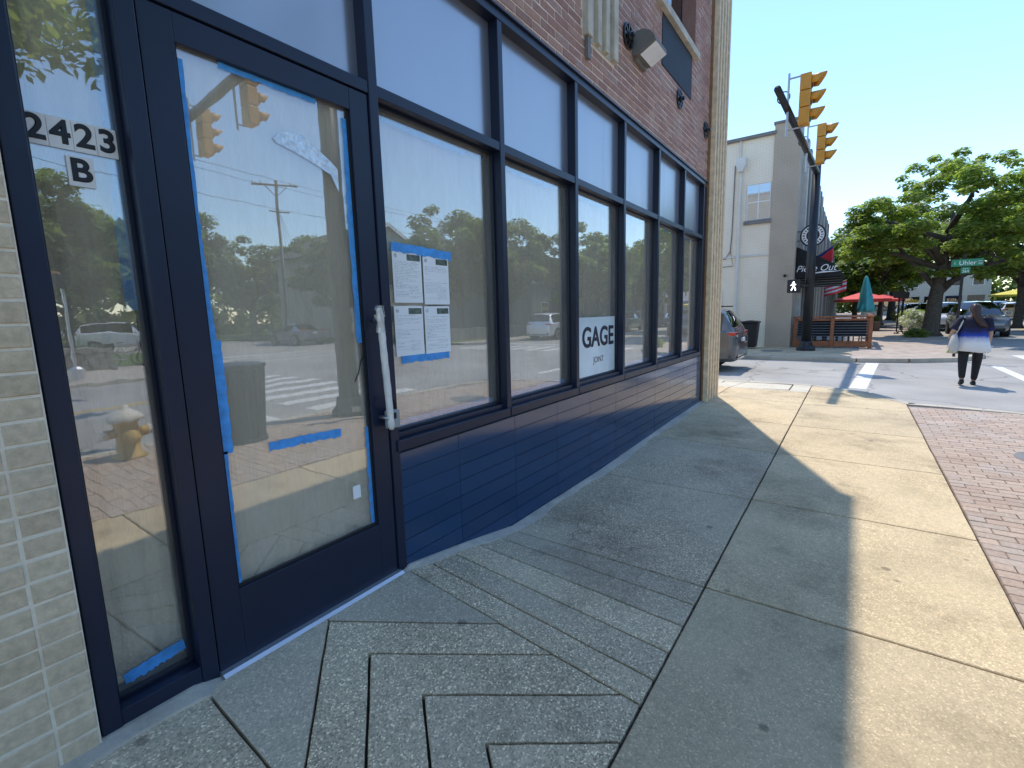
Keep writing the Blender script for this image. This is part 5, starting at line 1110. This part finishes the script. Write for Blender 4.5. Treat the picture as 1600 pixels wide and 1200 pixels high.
def bicycle(label, loc, rz):
    t_ = thing('bicycle', label, 'bicycle', loc, rz, 'bicycles by the stone wall')
    for x in (-.52, .52):
        w = MB().tube([(x+.33*math.cos(a), 0, .34+.33*math.sin(a)) for a in np.linspace(0, 2*math.pi, 25)], .018, 6, cap=False).build('wheel', 'tyre', t_); sp_ = MB()
        for k in range(8): sp_.tube([(x, 0, .34), (x+.32*math.cos(k*.785), 0, .34+.32*math.sin(k*.785))], .003, 4)
        kind(sp_.build('spokes', 'steel', w), 'stuff')
    MB().tube([(.52, 0, .34), (.40, 0, .92)], .018, 6).build('fork', 'steel', t_); f = MB()
    for a, b_ in (((.42, 0, .84), (-.02, 0, .30)), ((-.02, 0, .30), (-.14, 0, .86)), ((-.12, 0, .78), (.41, 0, .86)), ((-.52, 0, .34), (-.02, 0, .30)), ((-.52, 0, .34), (-.12, 0, .78))): f.tube([a, b_], .02, 6)
    f.build('frame', 'steel', t_); MB().box(-.27, -.02, -.06, .06, .86, .91).build('saddle', 'black_rubber', t_, bevel=.02); MB().tube([(.38, -.28, .98), (.42, -.1, .95), (.42, .1, .95), (.38, .28, .98)], .014, 6).build('handlebar', 'black_rubber', t_); MB().box(-.75, -.35, -.12, .12, .68, .90).build('basket', 'black_metal', t_)
bicycle('grey bicycle mirrored at the left of the pair in the sidelight', (6.2, -20.6, 0), .1); bicycle('grey bicycle mirrored at the right of the pair in the sidelight', (7.4, -20.9, 0), -.2)
# utility pole with crossarms and guy guards
up = thing('utility_pole', 'wooden utility pole with crossarms mirrored in the door glass', 'utility pole', (22.5, -38, 0)); MB().tube([(0, 0, 0), (.1, 0, 13.2)], [.17, .11], 10).build('pole', 'wood_pole', up)
MB().bar((-1.9, .1, 12.55), (1.95, .1, 13.0), .12, .14).build('crossarm', 'wood_pole', up); MB().bar((-.7, .1, 10.6), (1.0, .1, 10.7), .09, .1).build('crossarm', 'wood_pole', up)
MB().bar((-1.0, .1, 12.6), (.08, .05, 11.8), .05).bar((1.0, .1, 12.85), (.08, .05, 11.8), .05).build('brace', 'wood_pole', up)
for x in (-1.8, -1.2, 1.3, 1.85): MB().lathe([(.05, 0), (.08, .08), (.04, .16), (.06, .2), (.0, .24)], (x, .1, 12.64+.115*(x+1.9)), 8).build('insulator', 'white_paint', up)
MB().tube([(0, .16, .1), (.08, .13, 9.5)], .035, 6).build('riser', 'white_paint', up)
for k, dx in enumerate((1.3, 2.1, 2.9)): MB().tube([(dx, 1.2, 0), (dx-.75, .9, 2.3)], .035, 6).build('guy_guard', 'white_paint', up); MB().tube([(dx-.75, .9, 2.3), (.1, .1, 11)], .012, 4).build('guy_wire', 'black_metal', up)
ow = thing('overhead_wire', 'thin overhead wires mirrored above the trees', 'wire', (22.5, -38, 10)); 
for x, z in ((-1.8, 12.7), (1.85, 13.1), (.9, 10.8)): MB().tube([(x-60+60*u*2, 8*(u-.5)*-2*0+.1-14*(u-.5), z-10+3*(2*u-1)**2-.0) for u in np.linspace(0, 1, 13)], .018, 4).build('strand', 'black_metal', ow)
# house with a gable
ho = thing('gable_house', 'cream sided house with a white trimmed gable mirrored behind the notices', 'house', (30, -34, 0)); 
MB().prism([(24.2, 0), (33.6, 0), (33.6, 7.2), (28.9, 9.75), (24.2, 7.2)], 'xz', -42, -32).build('wall', 'siding', ho, world=True)
for s in (-1, 1):
    rf = MB().bar((28.9+s*2.55, -37, 8.55), (28.9+s*2.56, -37, 8.55), .1); MB().prism([(28.9, 9.85), (28.9+s*5.2, 7.03), (28.9+s*5.2, 6.90), (28.9, 9.70)], 'xz', -42.3, -31.6).build('roof', 'roof_shingle', ho, world=True)
    MB().prism([(28.9, 9.86), (28.9+s*5.22, 7.04), (28.9+s*5.22, 6.72), (28.9, 9.52)], 'xz', -31.62, -31.5).build('bargeboard', 'white_paint', ho, world=True)
for x in (25.6, 28.3, 31): 
    for z in (1.1, 4.4): w = Box('window', 'white_paint', x, x+1.2, -32.0, -31.94, z, z+1.6, ho); Box('pane', 'house_glass', x+.08, x+1.12, -31.94, -31.93, z+.08, z+1.52, w)
# grey commercial building
gb = thing('grey_building', 'low grey commercial building with a pale band mirrored in the second window', 'building', (52, -28, 0)); Box('lower_wall', 'dark_render', 40.5, 66, -40, -24.4, 0, 4.6, gb); Box('upper_band', 'grey_render', 40.2, 66.3, -40.3, -24.1, 4.6, 7.3, gb); Box('coping', 'trim_grey', 40.1, 66.4, -40.4, -24.0, 7.3, 7.42, gb)
for x in (42.5, 47, 52, 57, 62): w = Box('window', 'white_paint', x, x+1.4, -24.4, -24.34, 1.2, 2.8, gb); Box('pane', 'house_glass', x+.1, x+1.3, -24.34, -24.33, 1.3, 2.7, w)
make_car('parked_car', 'white SUV parked across the street, mirrored in the second window', (28.2, -14.25, RZ), 0, 'paint_white', 4.9, 1.74, group='cars across the street'); make_car('parked_car', 'dark car ahead of the white SUV, mirrored in the third window', (34.2, -14.25, RZ), 0, 'paint_dark', 4.6, 1.45, group='cars across the street', suv=False)
make_car('parked_car', 'dark green SUV mirrored behind the shop sign', (40.2, -14.25, RZ), 0, 'paint_green', 4.7, group='cars across the street'); make_car('parked_car', 'white van like SUV far behind the bicycles', (10.8, -37, RZ), R(20), 'paint_white', 5.0, 1.9, group='cars across the street'); make_car('parked_car', 'silver car mirrored far down the side street', (18.6, -30, RZ), R(-90), 'paint_silver', 4.5, 1.45, group='cars across the street', suv=False)
make_tree('street_tree', 'street tree with drooping leaves mirrored at the top of the sidelight', (-.9, -4.65, 0), 8.4, 3.0, 2.9, 4.25, 33, n=14000, leaf=.10, mat='leaf_b', trunk_r=.16, nl=9, flat=.8, lean=(1.7, -.9), cr=.22)
hw = thing('garden_wall', 'low dark stone garden wall mirrored in the first window', 'wall', (26, -18.6, 0)); 
for k in range(14): MB().box(21.4+k*.8, 22.18+k*.8, -18.9, -18.55, 0, .75+.03*math.sin(k*2)).build('block', 'stone_wall', hw, world=True, bevel=.02)
G_ = 'trees across the street'
for k, (px, py, s, rz, pr) in enumerate(((26.5, -21.5, (.78, .78, .80), .3, 'b'), (31.2, -20.6, (.75, .75, .78), 1.4, 'b'), (35.6, -16.6, (1.0, 1.0, 1.12), 2.0, 's'), (42.5, -17, (.95, .95, 1.1), 3.0, 's'), (48, -20.5, (1.1, 1.1, 1.2), .5, 's'), (5.0, -31, (.8, .8, .78), 2.2, 'b'), (10, -46, (1.1, 1.1, .9), .9, 'b'), (17.5, -49, (.95, .95, 1.02), 1.9, 'b'), (25.5, -50, (1.05, 1.05, .85), 4.4, 'b'), (33, -50, (1.15, 1.15, .95), 3.3, 'b'), (40.5, -48, (1.05, 1.05, .9), 5.3, 'b'), (-1, -33, (1, 1, .95), 5.0, 'b'), (48, -46, (1.2, 1.2, 1.0), .2, 'b'), (2.0, -52, (1.2, 1.2, .9), 1.2, 'b'), (57, -21, (1.0, 1.0, 1.1), 2.5, 's'), (23.2, -30.5, (.72, .72, .72), 2.9, 'b'))):
    place(big_tree if pr == 'b' else soft_tree, (px, py, 0), rz, s, ['full tree mirrored right of the notices', 'full tree mirrored at the left of the second window', 'street tree mirrored above the shop sign', 'street tree mirrored in the fourth window', 'street tree mirrored in the fifth window', 'tall tree mirrored below the address cards', 'dark tree mirrored behind the bicycles', 'dark tree mirrored at the left of the door glass', 'dark tree mirrored behind the utility pole', 'dark tree mirrored at the centre of the door glass', 'dark tree mirrored by the signal pole', 'tree mirrored at the left edge of the sidelight', 'tree behind the gabled house', 'far tree mirrored behind the walk post', 'street tree mirrored in the last window', 'tree mirrored beside the signal pole before the house'][k], G_)

wood = []; rng = random.Random(9)
for x in np.arange(-60, 150, 3.2): wood.append((x+rng.uniform(-1, 1), -66+rng.uniform(-3, 3), rng.uniform(2.5, 6.5), rng.uniform(2.6, 4.2))); wood.append((x, -64+rng.uniform(-2, 2), 1.2, 2.4))
for y in np.arange(-64, 70, 3.2): wood.append((128+rng.uniform(-2, 2), y, rng.uniform(2.5, 6), rng.uniform(2.6, 4.2))); wood.append((126, y, 1.2, 2.4))
wd_ = kind(link('distant_trees', crown_mesh('distant_trees', wood, 60000, .55, 'leaf_c', 77, .9, .5)), 'stuff'); wd_['label'] = 'distant belt of trees beyond the houses and shops'; wd_['category'] = 'trees'
